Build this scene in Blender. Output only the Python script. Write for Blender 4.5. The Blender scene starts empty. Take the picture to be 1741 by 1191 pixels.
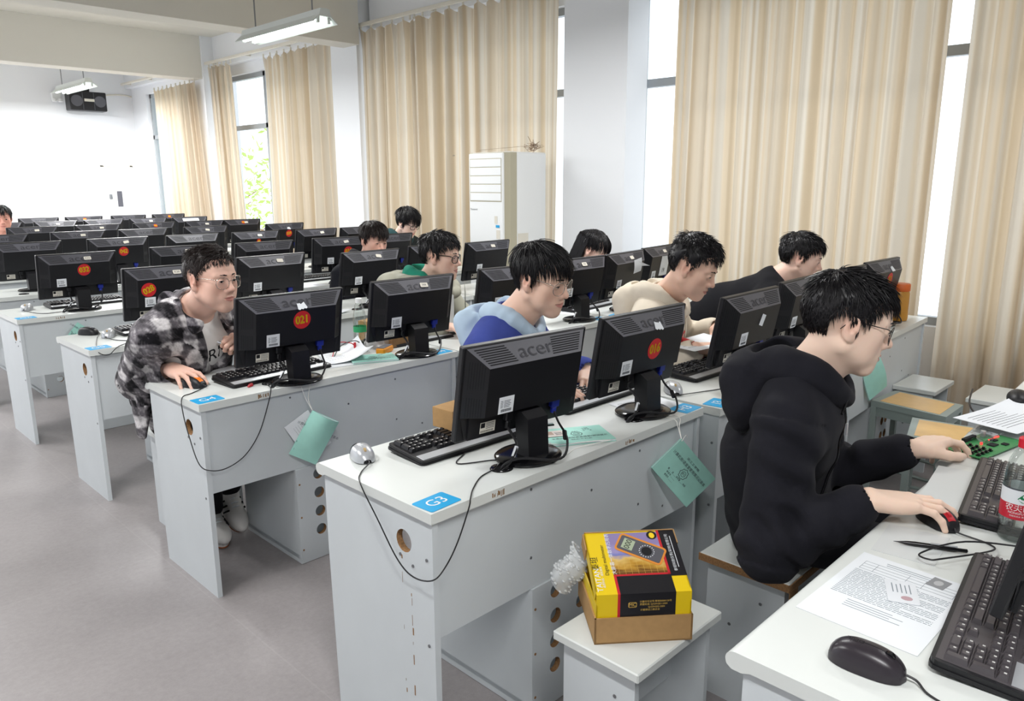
SKY=1.7; SKYW=2.1; SUN=.7; LAMP=42; FAR=4; LW0=3.0
import bpy, math, random
import numpy as np
from mathutils import Matrix, Vector, geometry
PI = math.pi
rnd = random.Random(7)
scene = bpy.context.scene
COL = scene.collection
V = Vector

def lin(c):
    if isinstance(c, str):
        c = [int(c[i:i+2], 16)/255 for i in (0, 2, 4)]
    return tuple((x/12.92 if x <= .04045 else ((x+.055)/1.055)**2.4) for x in c[:3]) + (1.0,)

# ---------------------------------------------------------------- materials
def mat(name, col, rough=.5, metal=0, spec=.5, noise=0, nscale=40, bump=0, bscale=300, emit=0,
        alpha=None, coat=0, attr=None, sheen=0, trans=0, ior=1.45, sss=0):
    m = bpy.data.materials.new(name); m.use_nodes = True
    nt = m.node_tree; b = nt.nodes['Principled BSDF']
    c = lin(col)
    b.inputs['Base Color'].default_value = c
    b.inputs['Roughness'].default_value = rough
    b.inputs['Metallic'].default_value = metal
    b.inputs['Specular IOR Level'].default_value = spec
    b.inputs['Coat Weight'].default_value = coat
    b.inputs['Sheen Weight'].default_value = sheen
    b.inputs['Transmission Weight'].default_value = trans
    b.inputs['IOR'].default_value = ior
    if sss:
        b.inputs['Subsurface Weight'].default_value = sss
        b.inputs['Subsurface Radius'].default_value = (.012, .004, .002)
        b.inputs['Subsurface Scale'].default_value = .4
    if emit:
        b.inputs['Emission Color'].default_value = c
        b.inputs['Emission Strength'].default_value = emit
    if alpha is not None:
        b.inputs['Alpha'].default_value = alpha
    tc = None
    def coords():
        nonlocal tc
        if tc is None: tc = nt.nodes.new('ShaderNodeTexCoord')
        return tc.outputs['Object']
    src = None
    if attr:
        a = nt.nodes.new('ShaderNodeAttribute'); a.attribute_name = attr
        src = a.outputs['Color']
        nt.links.new(src, b.inputs['Base Color'])
    if noise:
        n = nt.nodes.new('ShaderNodeTexNoise'); n.inputs['Scale'].default_value = nscale
        n.inputs['Detail'].default_value = 5
        nt.links.new(coords(), n.inputs['Vector'])
        mx = nt.nodes.new('ShaderNodeMix'); mx.data_type = 'RGBA'; mx.blend_type = 'MULTIPLY'
        mx.inputs['Factor'].default_value = 1
        r = nt.nodes.new('ShaderNodeMapRange')
        r.inputs['From Min'].default_value = .3; r.inputs['From Max'].default_value = .7
        r.inputs['To Min'].default_value = 1-noise; r.inputs['To Max'].default_value = 1+noise*.4
        nt.links.new(n.outputs['Fac'], r.inputs['Value'])
        if src: nt.links.new(src, mx.inputs['A'])
        else: mx.inputs['A'].default_value = c
        nt.links.new(r.outputs['Result'], mx.inputs['B'])
        nt.links.new(mx.outputs['Result'], b.inputs['Base Color'])
    if bump:
        n = nt.nodes.new('ShaderNodeTexNoise'); n.inputs['Scale'].default_value = bscale
        n.inputs['Detail'].default_value = 3
        nt.links.new(coords(), n.inputs['Vector'])
        bp = nt.nodes.new('ShaderNodeBump'); bp.inputs['Strength'].default_value = bump
        bp.inputs['Distance'].default_value = .002
        nt.links.new(n.outputs['Fac'], bp.inputs['Height'])
        nt.links.new(bp.outputs['Normal'], b.inputs['Normal'])
    return m

def glass_mat(name, tint, gloss=.12, rough=.02, fr=.5):
    m = bpy.data.materials.new(name); m.use_nodes = True
    nt = m.node_tree; nt.nodes.remove(nt.nodes['Principled BSDF'])
    out = nt.nodes['Material Output']
    t = nt.nodes.new('ShaderNodeBsdfTransparent'); t.inputs['Color'].default_value = lin(tint)
    g = nt.nodes.new('ShaderNodeBsdfGlossy'); g.inputs['Roughness'].default_value = rough
    lw = nt.nodes.new('ShaderNodeLayerWeight'); lw.inputs['Blend'].default_value = .35
    mp = nt.nodes.new('ShaderNodeMath'); mp.operation = 'MULTIPLY_ADD'
    mp.inputs[1].default_value = fr; mp.inputs[2].default_value = gloss
    nt.links.new(lw.outputs['Fresnel'], mp.inputs[0])
    mx = nt.nodes.new('ShaderNodeMixShader')
    nt.links.new(mp.outputs[0], mx.inputs[0]); nt.links.new(t.outputs[0], mx.inputs[1]); nt.links.new(g.outputs[0], mx.inputs[2])
    nt.links.new(mx.outputs[0], out.inputs['Surface'])
    return m

# ---------------------------------------------------------------- mesh builder
class MB:
    def __init__(s, M=None):
        s.v = []; s.f = []; s.mi = []; s.M = M or Matrix.Identity(4)
    def add(s, vs, fs, mi=0):
        o = len(s.v); M = s.M
        for p in vs: s.v.append(tuple(M @ V(p)))
        for f in fs:
            s.f.append([i+o for i in f]); s.mi.append(mi)
        return s
    def box(s, x0, x1, y0, y1, z0, z1, mi=0, b=0):
        if x0 > x1: x0, x1 = x1, x0
        if y0 > y1: y0, y1 = y1, y0
        if z0 > z1: z0, z1 = z1, z0
        if not b:
            vs = [(x, y, z) for x in (x0, x1) for y in (y0, y1) for z in (z0, z1)]
            return s.add(vs, [(0, 1, 3, 2), (4, 6, 7, 5), (0, 4, 5, 1), (2, 3, 7, 6), (0, 2, 6, 4), (1, 5, 7, 3)], mi)
        b = min(b, (x1-x0)*.49, (y1-y0)*.49, (z1-z0)*.49)
        lo = (x0, y0, z0); hi = (x1, y1, z1); vs = []; idx = {}
        for sx in (0, 1):
            for sy in (0, 1):
                for sz in (0, 1):
                    c = [(lo, hi)[q][k] for k, q in enumerate((sx, sy, sz))]
                    sg = [1-2*q for q in (sx, sy, sz)]
                    for ax in range(3):
                        p = [c[k] + (0 if k == ax else sg[k]*b) for k in range(3)]
                        idx[(sx, sy, sz, ax)] = len(vs); vs.append(p)
        fs = []
        for ax in range(3):
            a, c = (ax+1) % 3, (ax+2) % 3
            for e in (0, 1):
                q = []
                for (i, j) in ((0, 0), (1, 0), (1, 1), (0, 1)):
                    k = [0, 0, 0]; k[ax] = e; k[a] = i; k[c] = j
                    q.append(idx[(*k, ax)])
                fs.append(q if e else q[::-1])
            for i in (0, 1):
                for j in (0, 1):
                    k0 = [0, 0, 0]; k0[a] = i; k0[c] = j; k1 = list(k0); k1[ax] = 1
                    q = [idx[(*k0, a)], idx[(*k1, a)], idx[(*k1, c)], idx[(*k0, c)]]
                    fs.append(q if (i ^ j) else q[::-1])
        for sx in (0, 1):
            for sy in (0, 1):
                for sz in (0, 1):
                    q = [idx[(sx, sy, sz, k)] for k in range(3)]
                    fs.append(q if (sx+sy+sz) % 2 else q[::-1])
        return s.add(vs, fs, mi)
    def prism(s, pts, d0, d1, plane='xy', mi=0, holes=(), rim=None):
        """polygon (with holes) in a plane, extruded along the third axis"""
        def P(p, d):
            return {'xy': (p[0], p[1], d), 'xz': (p[0], d, p[1]), 'yz': (d, p[0], p[1])}[plane]
        loops = [list(pts)] + [list(h) for h in holes]
        flat = [p for l in loops for p in l]; n = len(flat)
        tris = geometry.tessellate_polygon([[V((p[0], p[1], 0)) for p in l] for l in loops]) if (holes or len(pts) > 4) else None
        s.add([P(p, d0) for p in flat] + [P(p, d1) for p in flat], [], mi)
        o = len(s.v) - 2*n
        fs = tris if tris else [tuple(range(len(pts)))]
        for t in fs:
            s.f.append([o+i for i in t]); s.mi.append(mi)
            s.f.append([o+n+i for i in reversed(t)]); s.mi.append(mi)
        k = 0
        for li, l in enumerate(loops):
            m = len(l)
            for i in range(m):
                a, b_ = k+i, k+(i+1) % m
                s.f.append([o+a, o+b_, o+n+b_, o+n+a]); s.mi.append(rim if (li and rim is not None) else mi)
            k += m
        return s
    def grid(s, fn, nu, nv, mi=0, close_u=False):
        vs = [fn(i/(nu if close_u else nu-1), j/(nv-1)) for j in range(nv) for i in range(nu)]
        fs = []
        for j in range(nv-1):
            for i in range(nu if close_u else nu-1):
                a = j*nu+i; b_ = j*nu+(i+1) % nu
                fs.append((a, b_, b_+nu, a+nu))
        return s.add(vs, fs, mi)
    def tube(s, pts, r, n=6, mi=0, cap=True):
        pts = [V(p) for p in pts]; m = len(pts)
        rs = r if isinstance(r, (list, tuple)) else [r]*m
        t0 = (pts[1]-pts[0]).normalized()
        u = t0.orthogonal().normalized(); vs = []
        for i, p in enumerate(pts):
            t = (pts[min(i+1, m-1)]-pts[max(i-1, 0)]).normalized()
            u = (u - t*u.dot(t))
            u = u.normalized() if u.length > 1e-8 else t.orthogonal().normalized()
            w = t.cross(u)
            for k in range(n):
                a = 2*PI*k/n
                vs.append(p + (u*math.cos(a)+w*math.sin(a))*rs[i])
        fs = [(i*n+k, i*n+(k+1) % n, (i+1)*n+(k+1) % n, (i+1)*n+k) for i in range(m-1) for k in range(n)]
        if cap:
            fs.append(tuple(reversed(range(n)))); fs.append(tuple(range((m-1)*n, m*n)))
        return s.add(vs, fs, mi)
    def lathe(s, prof, n=24, c=(0, 0, 0), mi=0, sx=1, sy=1, cap=True):
        vs = [(c[0]+r*math.cos(2*PI*k/n)*sx, c[1]+r*math.sin(2*PI*k/n)*sy, c[2]+z) for r, z in prof for k in range(n)]
        m = len(prof)
        fs = [(i*n+k, i*n+(k+1) % n, (i+1)*n+(k+1) % n, (i+1)*n+k) for i in range(m-1) for k in range(n)]
        if cap:
            fs.append(tuple(reversed(range(n)))); fs.append(tuple(range((m-1)*n, m*n)))
        return s.add(vs, fs, mi)
    def ell(s, c, r, nu=16, nv=10, mi=0):
        vs = []
        for j in range(nv+1):
            t = PI*j/nv
            for i in range(nu):
                a = 2*PI*i/nu
                vs.append((c[0]+r[0]*math.sin(t)*math.cos(a), c[1]+r[1]*math.sin(t)*math.sin(a), c[2]-r[2]*math.cos(t)))
        fs = [(j*nu+i, j*nu+(i+1) % nu, (j+1)*nu+(i+1) % nu, (j+1)*nu+i) for j in range(nv) for i in range(nu)]
        return s.add(vs, fs, mi)
    def quad(s, a, b, c, d, mi=0):
        return s.add([a, b, c, d], [(0, 1, 2, 3)], mi)
    def text(s, txt, size, M, mi=0, align='CENTER', xs=1.0, ex=.0):
        vs, fs = text_geo(txt, align)
        old = s.M; s.M = old @ M
        s.add([(x*size*xs, y*size, 0) for x, y in vs], fs, mi)
        s.M = old
        return s

_tc = {}
def text_geo(txt, align):
    k = (txt, align)
    if k not in _tc:
        cu = bpy.data.curves.new('t', 'FONT'); cu.body = txt; cu.size = 1; cu.align_x = align; cu.align_y = 'CENTER'
        cu.resolution_u = 3
        ob = bpy.data.objects.new('t', cu); COL.objects.link(ob)
        dg = bpy.context.evaluated_depsgraph_get(); ev = ob.evaluated_get(dg)
        me = ev.to_mesh()
        _tc[k] = ([(v.co.x, v.co.y) for v in me.vertices], [tuple(p.vertices) for p in me.polygons])
        ev.to_mesh_clear(); bpy.data.objects.remove(ob); bpy.data.curves.remove(cu)
    return _tc[k]

def circ(cx, cy, rx, ry=None, n=20, ph=0):
    ry = ry or rx
    return [(cx+rx*math.cos(ph+2*PI*i/n), cy+ry*math.sin(ph+2*PI*i/n)) for i in range(n)]
def rrect(x0, x1, y0, y1, r, n=4):
    o = []
    for cx, cy, a in ((x1-r, y1-r, 0), (x0+r, y1-r, PI/2), (x0+r, y0+r, PI), (x1-r, y0+r, 1.5*PI)):
        o += [(cx+r*math.cos(a+PI/2*i/n), cy+r*math.sin(a+PI/2*i/n)) for i in range(n+1)]
    return o
def spline(pts, n=8):
    """Catmull-Rom through the points"""
    P = [V(p) for p in pts]; P = [2*P[0]-P[1]] + P + [2*P[-1]-P[-2]]; o = []
    for i in range(1, len(P)-2):
        for k in range(n):
            t = k/n
            o.append(.5*((2*P[i]) + (P[i+1]-P[i-1])*t + (2*P[i-1]-5*P[i]+4*P[i+1]-P[i+2])*t*t + (3*P[i]-P[i-1]-3*P[i+1]+P[i+2])*t**3))
    o.append(P[-2]); return o

def link(o, parent=None):
    COL.objects.link(o)
    if parent is not None: o.parent = parent
    return o
def mesh_obj(name, verts, faces, mats, parent=None, mi=None, smooth=None):
    me = bpy.data.meshes.new(name)
    me.from_pydata(verts, [], faces)
    for m in (mats if isinstance(mats, (list, tuple)) else [mats]): me.materials.append(m)
    if mi is not None: me.polygons.foreach_set('material_index', mi)
    if smooth:
        me.polygons.foreach_set('use_smooth', [True]*len(me.polygons))
        if smooth < 179: me.set_sharp_from_angle(angle=math.radians(smooth))
    me.update()
    return link(bpy.data.objects.new(name, me), parent)
def ob(name, mb, mats, parent=None, smooth=None, fix=True):
    o = mesh_obj(name, mb.v, mb.f, mats, parent, mb.mi, smooth)
    if fix:
        import bmesh
        bm = bmesh.new(); bm.from_mesh(o.data)
        bmesh.ops.recalc_face_normals(bm, faces=bm.faces); bm.to_mesh(o.data); bm.free()
    return o
def tag(o, label=None, cat=None, group=None, kind=None):
    if label: o['label'] = label
    if cat: o['category'] = cat
    if group: o['group'] = group
    if kind: o['kind'] = kind
    return o
def thing(name, label, cat, loc=(0, 0, 0), rz=0, group=None):
    o = bpy.data.objects.new(name, None); COL.objects.link(o)
    o.location = loc; o.rotation_euler = (0, 0, rz); o.empty_display_size = .05
    return tag(o, label, cat, group)
def kids(o): return [c for c in COL.objects if c.parent == o]
def dup(root, loc, rz, label=None, group=None):
    r = root.copy(); COL.objects.link(r); r.location = loc; r.rotation_euler = (0, 0, rz)
    if label: r['label'] = label
    if group: r['group'] = group
    for ch in kids(root):
        c = ch.copy(); COL.objects.link(c); c.parent = r
        for g in kids(ch):
            d = g.copy(); COL.objects.link(d); d.parent = c
    return r
def T(x, y, z): return Matrix.Translation((x, y, z))
def RX(a): return Matrix.Rotation(a, 4, 'X')
def RY(a): return Matrix.Rotation(a, 4, 'Y')
def RZ(a): return Matrix.Rotation(a, 4, 'Z')
BACK = RX(PI/2)              # xy drawing -> upright panel facing -Y
def frame(right, up, pos):
    r = V(right).normalized(); u = V(up); u = (u-r*u.dot(r)).normalized(); n = r.cross(u)
    m = Matrix((r, u, n)).transposed().to_4x4(); m.translation = V(pos); return m
# ---------------------------------------------------------------- camera
def make_camera():
    yaw, pit, roll, f = .791301652, .216751854, -.004051951, 1301.7227
    cy, sy, cp, sp = math.cos(yaw), math.sin(yaw), math.cos(pit), math.sin(pit)
    F = V((sy*cp, cy*cp, -sp)); Rv = V((cy, -sy, 0)); U = Rv.cross(F)
    c, s = math.cos(roll), math.sin(roll)
    r2 = c*Rv + s*U; u2 = -s*Rv + c*U
    cd = bpy.data.cameras.new('camera'); cam = link(bpy.data.objects.new('camera', cd))
    cd.sensor_fit = 'HORIZONTAL'; cd.sensor_width = 36; cd.lens = f/1741*36
    cd.clip_start = .02; cd.clip_end = 200
    M = Matrix((r2, u2, -F)).transposed().to_4x4(); M.translation = V((-1.0486496, -1.3045302, 1.5078091))
    cam.matrix_world = M
    scene.camera = cam
make_camera()
scene.view_settings.view_transform = 'Standard'; scene.view_settings.look = 'None'
scene.view_settings.exposure = 0; scene.view_settings.gamma = 1
scene.view_settings.use_curve_mapping = False
cy_ = scene.cycles
cy_.use_denoising = True; cy_.max_bounces = 8; cy_.diffuse_bounces = 4; cy_.transparent_max_bounces = 24
cy_.sample_clamp_indirect = 6

# ---------------------------------------------------------------- light
w = bpy.data.worlds.new('sky'); scene.world = w; w.use_nodes = True
bg = w.node_tree.nodes['Background']
bg.inputs['Color'].default_value = lin((.95, .97, 1.0))
# overcast sky, brighter on the window side
_wtc = w.node_tree.nodes.new('ShaderNodeTexCoord'); _sx = w.node_tree.nodes.new('ShaderNodeSeparateXYZ'); _mr = w.node_tree.nodes.new('ShaderNodeMapRange')
w.node_tree.links.new(_wtc.outputs['Generated'], _sx.inputs[0]); w.node_tree.links.new(_sx.outputs['X'], _mr.inputs['Value'])
_mr.inputs['From Min'].default_value = -.3; _mr.inputs['From Max'].default_value = .6
_mr.inputs['To Min'].default_value = SKY; _mr.inputs['To Max'].default_value = SKYW
w.node_tree.links.new(_mr.outputs['Result'], bg.inputs['Strength'])
_sd = bpy.data.lights.new('sun', 'SUN'); _sd.energy = SUN; _sd.angle = .25; _sd.color = (1, .96, .9)
_so = link(bpy.data.objects.new('sun', _sd)); _so.rotation_euler = V((-.80, .12, -.58)).to_track_quat('-Z', 'Y').to_euler()
def area(name, loc, sx, sy, power, rot=(0, 0, 0), col=(1, 1, 1)):
    d = bpy.data.lights.new(name, 'AREA'); d.shape = 'RECTANGLE'; d.size = sx; d.size_y = sy
    d.energy = power; d.color = col
    o = link(bpy.data.objects.new(name, d)); o.location = loc; o.rotation_euler = rot
    return o

# ---------------------------------------------------------------- materials
M = {}
M['wall'] = mat('wall paint', 'e9ebee', .85, bump=.05, bscale=120)
M['beam'] = mat('beam paint', 'dedbd2', .9)
M['ceil'] = mat('ceiling paint', 'd6d3ca', .9)
M['trim'] = mat('painted metal rail', 'd9d4c8', .5)
M['lam'] = mat('white laminate', 'ced4d7', .42, noise=.03, nscale=6, bump=.02, bscale=400)
M['lamtop'] = mat('white laminate top', 'd9ddda', .3, noise=.02, nscale=5, bump=.02, bscale=300)
M['chip'] = mat('chipboard edge', '9c7650', .9, noise=.35, nscale=180)
M['screw'] = mat('screw steel', '8d8f92', .35, metal=.8)
M['dark'] = mat('dark gap', '17171a', .9)
M['black'] = mat('black plastic', '131317', .42, bump=.12, bscale=900)
M['blackg'] = mat('black glossy plastic', '0f0f12', .16)
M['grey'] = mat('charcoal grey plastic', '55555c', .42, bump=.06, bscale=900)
M['greyd'] = mat('dark lettering grey', '34343a', .5)
M['silver'] = mat('silver plastic', 'b9bcc0', .3, metal=.35)
M['screen'] = mat('screen', '10141c', .12)
M['paper'] = mat('paper', 'e4e8ec', .8)
M['tape'] = mat('masking tape', 'ddd8cc', .8)
M['ink'] = mat('printed ink', '4a4e55', .8)
M['red'] = mat('red sticker', 'c9252b', .5)
M['yellow'] = mat('yellow ink', 'f2cf1d', .5)
M['orange'] = mat('orange ink', 'ec7b1c', .5)
M['vga'] = mat('blue vga plug', '1d2f9a', .4)
M['cable'] = mat('black cable', '1c1c1f', .45)
M['wcable'] = mat('white string', 'ecebe6', .7)
M['blue'] = mat('sky blue sticker', '1aa0d8', .45)
M['teal'] = mat('mint green card cover', 'a6ddd0', .7, noise=.05, nscale=30)
M['card'] = mat('brown cardboard', 'b08b5c', .85, noise=.08, nscale=60)
M['cardd'] = mat('dark brown cardboard', '8a6a46', .85, noise=.08, nscale=60)
M['keys'] = mat('black keycaps', '1b1b1e', .4)
M['keyp'] = mat('worn grey keycaps', '4b474a', .33)
M['keyt'] = mat('key legends', 'c9c9c6', .6)
M['ply'] = mat('yellow laminate seat', 'e0b878', .4, noise=.06, nscale=25)
M['gpaint'] = mat('grey painted steel', '93a09c', .4)
M['white'] = mat('white plastic', 'eceeee', .35)
M['green'] = mat('printed circuit green', '3d8a52', .4, noise=.2, nscale=120)
M['gold'] = mat('gold ink', 'd9b45a', .5)
M['led'] = mat('red led', 'ff2a2a', .4, emit=3)
M['clear'] = glass_mat('clear plastic', 'f8fbfa', .05, .06, fr=.4)
M['pane'] = glass_mat('window glass', 'fafcfc', .01, fr=.12)
M['lens'] = glass_mat('spectacle lens', 'fefefe', .005, fr=.12)
M['film'] = glass_mat('crinkled clear film', 'f2f4f4', .18, .12)

def floor_mat():
    m = mat('vinyl floor', '9c9b9d', .42)
    nt = m.node_tree; b = nt.nodes['Principled BSDF']
    tc = nt.nodes.new('ShaderNodeTexCoord')
    n1 = nt.nodes.new('ShaderNodeTexNoise'); n1.inputs['Scale'].default_value = 2.2; n1.inputs['Detail'].default_value = 8
    n2 = nt.nodes.new('ShaderNodeTexNoise'); n2.inputs['Scale'].default_value = 45; n2.inputs['Detail'].default_value = 6
    n2.inputs['Roughness'].default_value = .8
    for n in (n1, n2): nt.links.new(tc.outputs['Object'], n.inputs['Vector'])
    cr = nt.nodes.new('ShaderNodeValToRGB')
    cr.color_ramp.elements[0].position = .3; cr.color_ramp.elements[0].color = lin('827d7d')
    cr.color_ramp.elements[1].position = .7; cr.color_ramp.elements[1].color = lin('9d9898')
    mx = nt.nodes.new('ShaderNodeMath'); mx.operation = 'MULTIPLY_ADD'; mx.inputs[1].default_value = .5; 
    nt.links.new(n1.outputs['Fac'], mx.inputs[0])
    h = nt.nodes.new('ShaderNodeMath'); h.operation = 'MULTIPLY'; h.inputs[1].default_value = .5
    nt.links.new(n2.outputs['Fac'], h.inputs[0]); nt.links.new(h.outputs[0], mx.inputs[2])
    nt.links.new(mx.outputs[0], cr.inputs[0])
    # welded seams between the vinyl sheets
    br = nt.nodes.new('ShaderNodeTexBrick'); br.inputs['Scale'].default_value = 1
    br.inputs['Brick Width'].default_value = 1.8; br.inputs['Row Height'].default_value = 1.8
    br.inputs['Mortar Size'].default_value = .003; br.offset = 0
    br.inputs['Color1'].default_value = br.inputs['Color2'].default_value = (1, 1, 1, 1)
    br.inputs['Mortar'].default_value = (1.07, 1.07, 1.07, 1)
    nt.links.new(tc.outputs['Object'], br.inputs['Vector'])
    mm = nt.nodes.new('ShaderNodeMix'); mm.data_type = 'RGBA'; mm.blend_type = 'MULTIPLY'; mm.inputs['Factor'].default_value = 1
    nt.links.new(cr.outputs[0], mm.inputs['A']); nt.links.new(br.outputs[0], mm.inputs['B'])
    nt.links.new(mm.outputs['Result'], b.inputs['Base Color'])
    return m

# ---------------------------------------------------------------- room shell
WX, YF, ZC = 4.1, 12.8, 3.45        # window wall, far wall, ceiling
X0, Y0 = -3.2, -3.6
def struct(name, mb, m, parent=None, smooth=None):
    o = ob(name, mb, m, parent, smooth)
    if parent is None: tag(o, kind='structure')
    return o
struct('floor', MB().box(X0, WX+.2, Y0, YF+.2, -.1, 0), floor_mat())
struct('ceiling', MB().box(X0, WX+.2, Y0, YF+.2, ZC, ZC+.12), M['ceil'])
struct('wall_back', MB().box(X0, WX+.2, YF, YF+.15, 0, ZC), M['wall'])
struct('wall_front', MB().box(X0, WX+.2, Y0-.15, Y0, 0, ZC), M['wall'])
wl_ = MB(); wl_.box(X0-.2, X0, Y0, YF, 0, .9).box(X0-.2, X0, Y0, YF, 2.95, ZC)
_e = Y0
for _a, _b in ((LW0, 7.4), (7.9, 12.3)): wl_.box(X0-.2, X0, _e, _a, .9, 2.95); _e = _b
wl_.box(X0-.2, X0, _e, YF, .9, 2.95)
struct('wall_left', wl_, M['wall'])
PIER = [-1.37, 2.62, 6.03, 9.68]     # centres of the piers along the wall
OPEN = [(-1.12, 2.44), (2.93, 5.79), (6.28, 9.42), (9.94, 12.2)]
SILL, LINT = .62, 2.93
wr = MB()
wr.box(WX, WX+.2, Y0, YF, 0, SILL); wr.box(WX, WX+.2, Y0, YF, LINT, ZC)
e = Y0
for a, b in OPEN:
    wr.box(WX, WX+.2, e, a, SILL, LINT); e = b
wr.box(WX, WX+.2, e, YF, SILL, LINT)
struct('wall_right', wr, M['wall'])
for i, p in enumerate(PIER):
    struct('trim_%d' % (i+1), MB().box(3.84, WX, p-(.31 if i == 1 else .245), p+(.31 if i == 1 else .245), 0, ZC), M['wall'])
for i, (y0, y1) in enumerate(((5.73, 6.02), (9.47, 9.77))):
    struct('trim_%d' % (i+5), MB().box(X0, 3.84 if i == 0 else WX, y0, y1, 2.9, ZC), M['beam'])
struct('trim_7', MB().box(3.98, WX, Y0, 5.73, LINT+.13, ZC).box(4.0, WX, 6.02, 9.47, LINT+.13, ZC).box(4.0, WX, 9.77, YF, LINT+.13, ZC), M['wall'])
# windows
M['frame'] = mat('grey window frame', '9da2a6', .45)
for i, (a, b) in enumerate(OPEN):
    f = MB()
    xf0, xf1 = WX+.06, WX+.12
    for z in (SILL+.02, 2.25, LINT-.03): f.box(xf0, xf1, a, b, z-.03, z+.03)
    n = 3 if b-a > 2.5 else 2
    for k in range(n+1):
        y = a+.025+(b-a-.05)*k/n
        f.box(xf0, xf1, y-.025, y+.025, SILL, LINT)
    wo = struct('window_%d' % (i+1), f, M['frame'])
    g = ob('pane', MB().box(WX+.085, WX+.091, a, b, SILL, LINT), M['pane'], wo)

# ---------------------------------------------------------------- curtains
def curtain_mat():
    m = bpy.data.materials.new('striped translucent curtain'); m.use_nodes = True
    nt = m.node_tree; nt.nodes.remove(nt.nodes['Principled BSDF']); out = nt.nodes['Material Output']
    at = nt.nodes.new('ShaderNodeAttribute'); at.attribute_name = 'u'
    def band(scale, lo, hi):
        n = nt.nodes.new('ShaderNodeTexNoise'); n.noise_dimensions = '1D'; n.inputs['Scale'].default_value = scale
        n.inputs['Detail'].default_value = 1
        nt.links.new(at.outputs['Fac'], n.inputs['W'])
        r = nt.nodes.new('ShaderNodeMapRange'); r.inputs['From Min'].default_value = .42; r.inputs['From Max'].default_value = .58
        r.inputs['To Min'].default_value = lo; r.inputs['To Max'].default_value = hi
        nt.links.new(n.outputs['Fac'], r.inputs['Value']); return r.outputs['Result']
    f = band(13, 0, 1)
    c1 = nt.nodes.new('ShaderNodeMix'); c1.data_type = 'RGBA'
    c1.inputs['A'].default_value = lin('b9ae9d'); c1.inputs['B'].default_value = lin('cfc6b7')
    nt.links.new(f, c1.inputs['Factor'])
    c2 = nt.nodes.new('ShaderNodeMix'); c2.data_type = 'RGBA'
    c2.inputs['A'].default_value = lin('d8bf9c'); c2.inputs['B'].default_value = lin('e2d8c8')
    nt.links.new(band(9, 0, 1), c2.inputs['Factor'])
    d = nt.nodes.new('ShaderNodeBsdfDiffuse'); t = nt.nodes.new('ShaderNodeBsdfTranslucent')
    nt.links.new(c1.outputs['Result'], d.inputs['Color']); nt.links.new(c2.outputs['Result'], t.inputs['Color'])
    mx = nt.nodes.new('ShaderNodeMixShader'); mx.inputs[0].default_value = .42
    nt.links.new(d.outputs[0], mx.inputs[1]); nt.links.new(t.outputs[0], mx.inputs[2])
    nt.links.new(mx.outputs[0], out.inputs['Surface'])
    return m
M['curtain'] = curtain_mat()
def curtain(label, y0, y1, z0, z1, seed, x=3.9, amp=.035, pitch=.15, flare=0, tuck=0, lean=0):
    """a pleated panel hanging along the wall from y0 to y1"""
    r = random.Random(seed); L = abs(y1-y0); n = max(30, int(L/.009)); nz = 46
    ph = [r.uniform(0, 6.3) for _ in range(5)]
    npl = max(3, round(L/pitch))
    root = thing('curtain', label, 'curtain', ((x), (y0+y1)/2, z0), 0, None)
    vs = []; us = []
    for j in range(nz):
        t = j/(nz-1); z = z0+(z1-z0)*t
        for i in range(n):
            s = i/(n-1)
            warp = s + .012*math.sin(9*s+ph[0]) + .008*math.sin(23*s+ph[1]) + .006*(1-t)*math.sin(31*s+ph[3])
            a = 2*PI*npl*warp
            top = max(0, (t-.93)/.07)
            k = 1.3*amp*(.75+.35*math.sin(5*s+ph[2]))*(1-.35*t)
            fx = k*(math.sin(a) + .35*math.sin(2*a+ph[4]) + .22*math.sin(3.1*a+ph[1]*2)) 
            fx += amp*.5*(1-t)*math.sin(17*s+ph[1]+1.5*t)
            # pinch pleats at the heading
            pin = top*(.034*abs(math.sin(a/2))**.5 - .026)
            sag = -.05*top*(abs(math.sin(a/2)))
            yy = y0+(y1-y0)*s
            yy += (s-.5)*flare*(1-t) + tuck*(1-t)**1.5*(1 if y1 > y0 else -1)*(1-s) + lean*(1-t)
            yy += .25*k*math.sin(2*a+ph[2])
            vs.append((fx+pin, yy-(y0+y1)/2, z-z0+sag)); us.append(s*L*1.7+seed*3.1)
    fs = [(j*n+i, j*n+i+1, (j+1)*n+i+1, (j+1)*n+i) for j in range(nz-1) for i in range(n-1)]
    o = mesh_obj('cloth', vs, fs, M['curtain'], root, smooth=180)
    at = o.data.attributes.new('u', 'FLOAT', 'POINT'); at.data.foreach_set('value', us)
    for p in range(npl+1):
        hk = MB(); yy = -L/2+L*p/npl
        hk.box(-.012, .004, yy-.006, yy+.006, z1-z0-.02, z1-z0+.03)
        ob('hook', hk, M['trim'], root)
    return root
def rod(y0, y1):
    ro = thing('curtain_rail', 'cream curtain rail above the window between the %s' % ('two near piers' if y0 < 3 else 'far piers' if y0 < 7 else 'last pier and far wall'), 'curtain rail', (3.88, y0, 3.08))
    ob('rail', MB().box(-.015, .015, 0, y1-y0, 0, .035, b=.004), M['trim'], ro)
    br = MB()
    for k in range(4):
        y = .1+(y1-y0-.2)*k/3; br.box(.012, .13, y-.01, y+.01, .01, .03)
    ob('bracket', br, M['trim'], ro)
rod(2.62, 5.78); rod(6.3, 9.46); rod(9.8, 12.6)
curtain('wide beige striped curtain at right, left of the bright gap', 1.93, .135, .12, 3.06, 3, amp=.046, pitch=.21)
curtain('beige curtain at the right edge, right of the bright gap', .04, -1.1, .12, 3.06, 5, amp=.05, pitch=.19)
curtain('beige curtain hanging behind the floor standing air conditioner', 4.95, 3.03, .12, 3.06, 8, amp=.042, pitch=.2)
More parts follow.
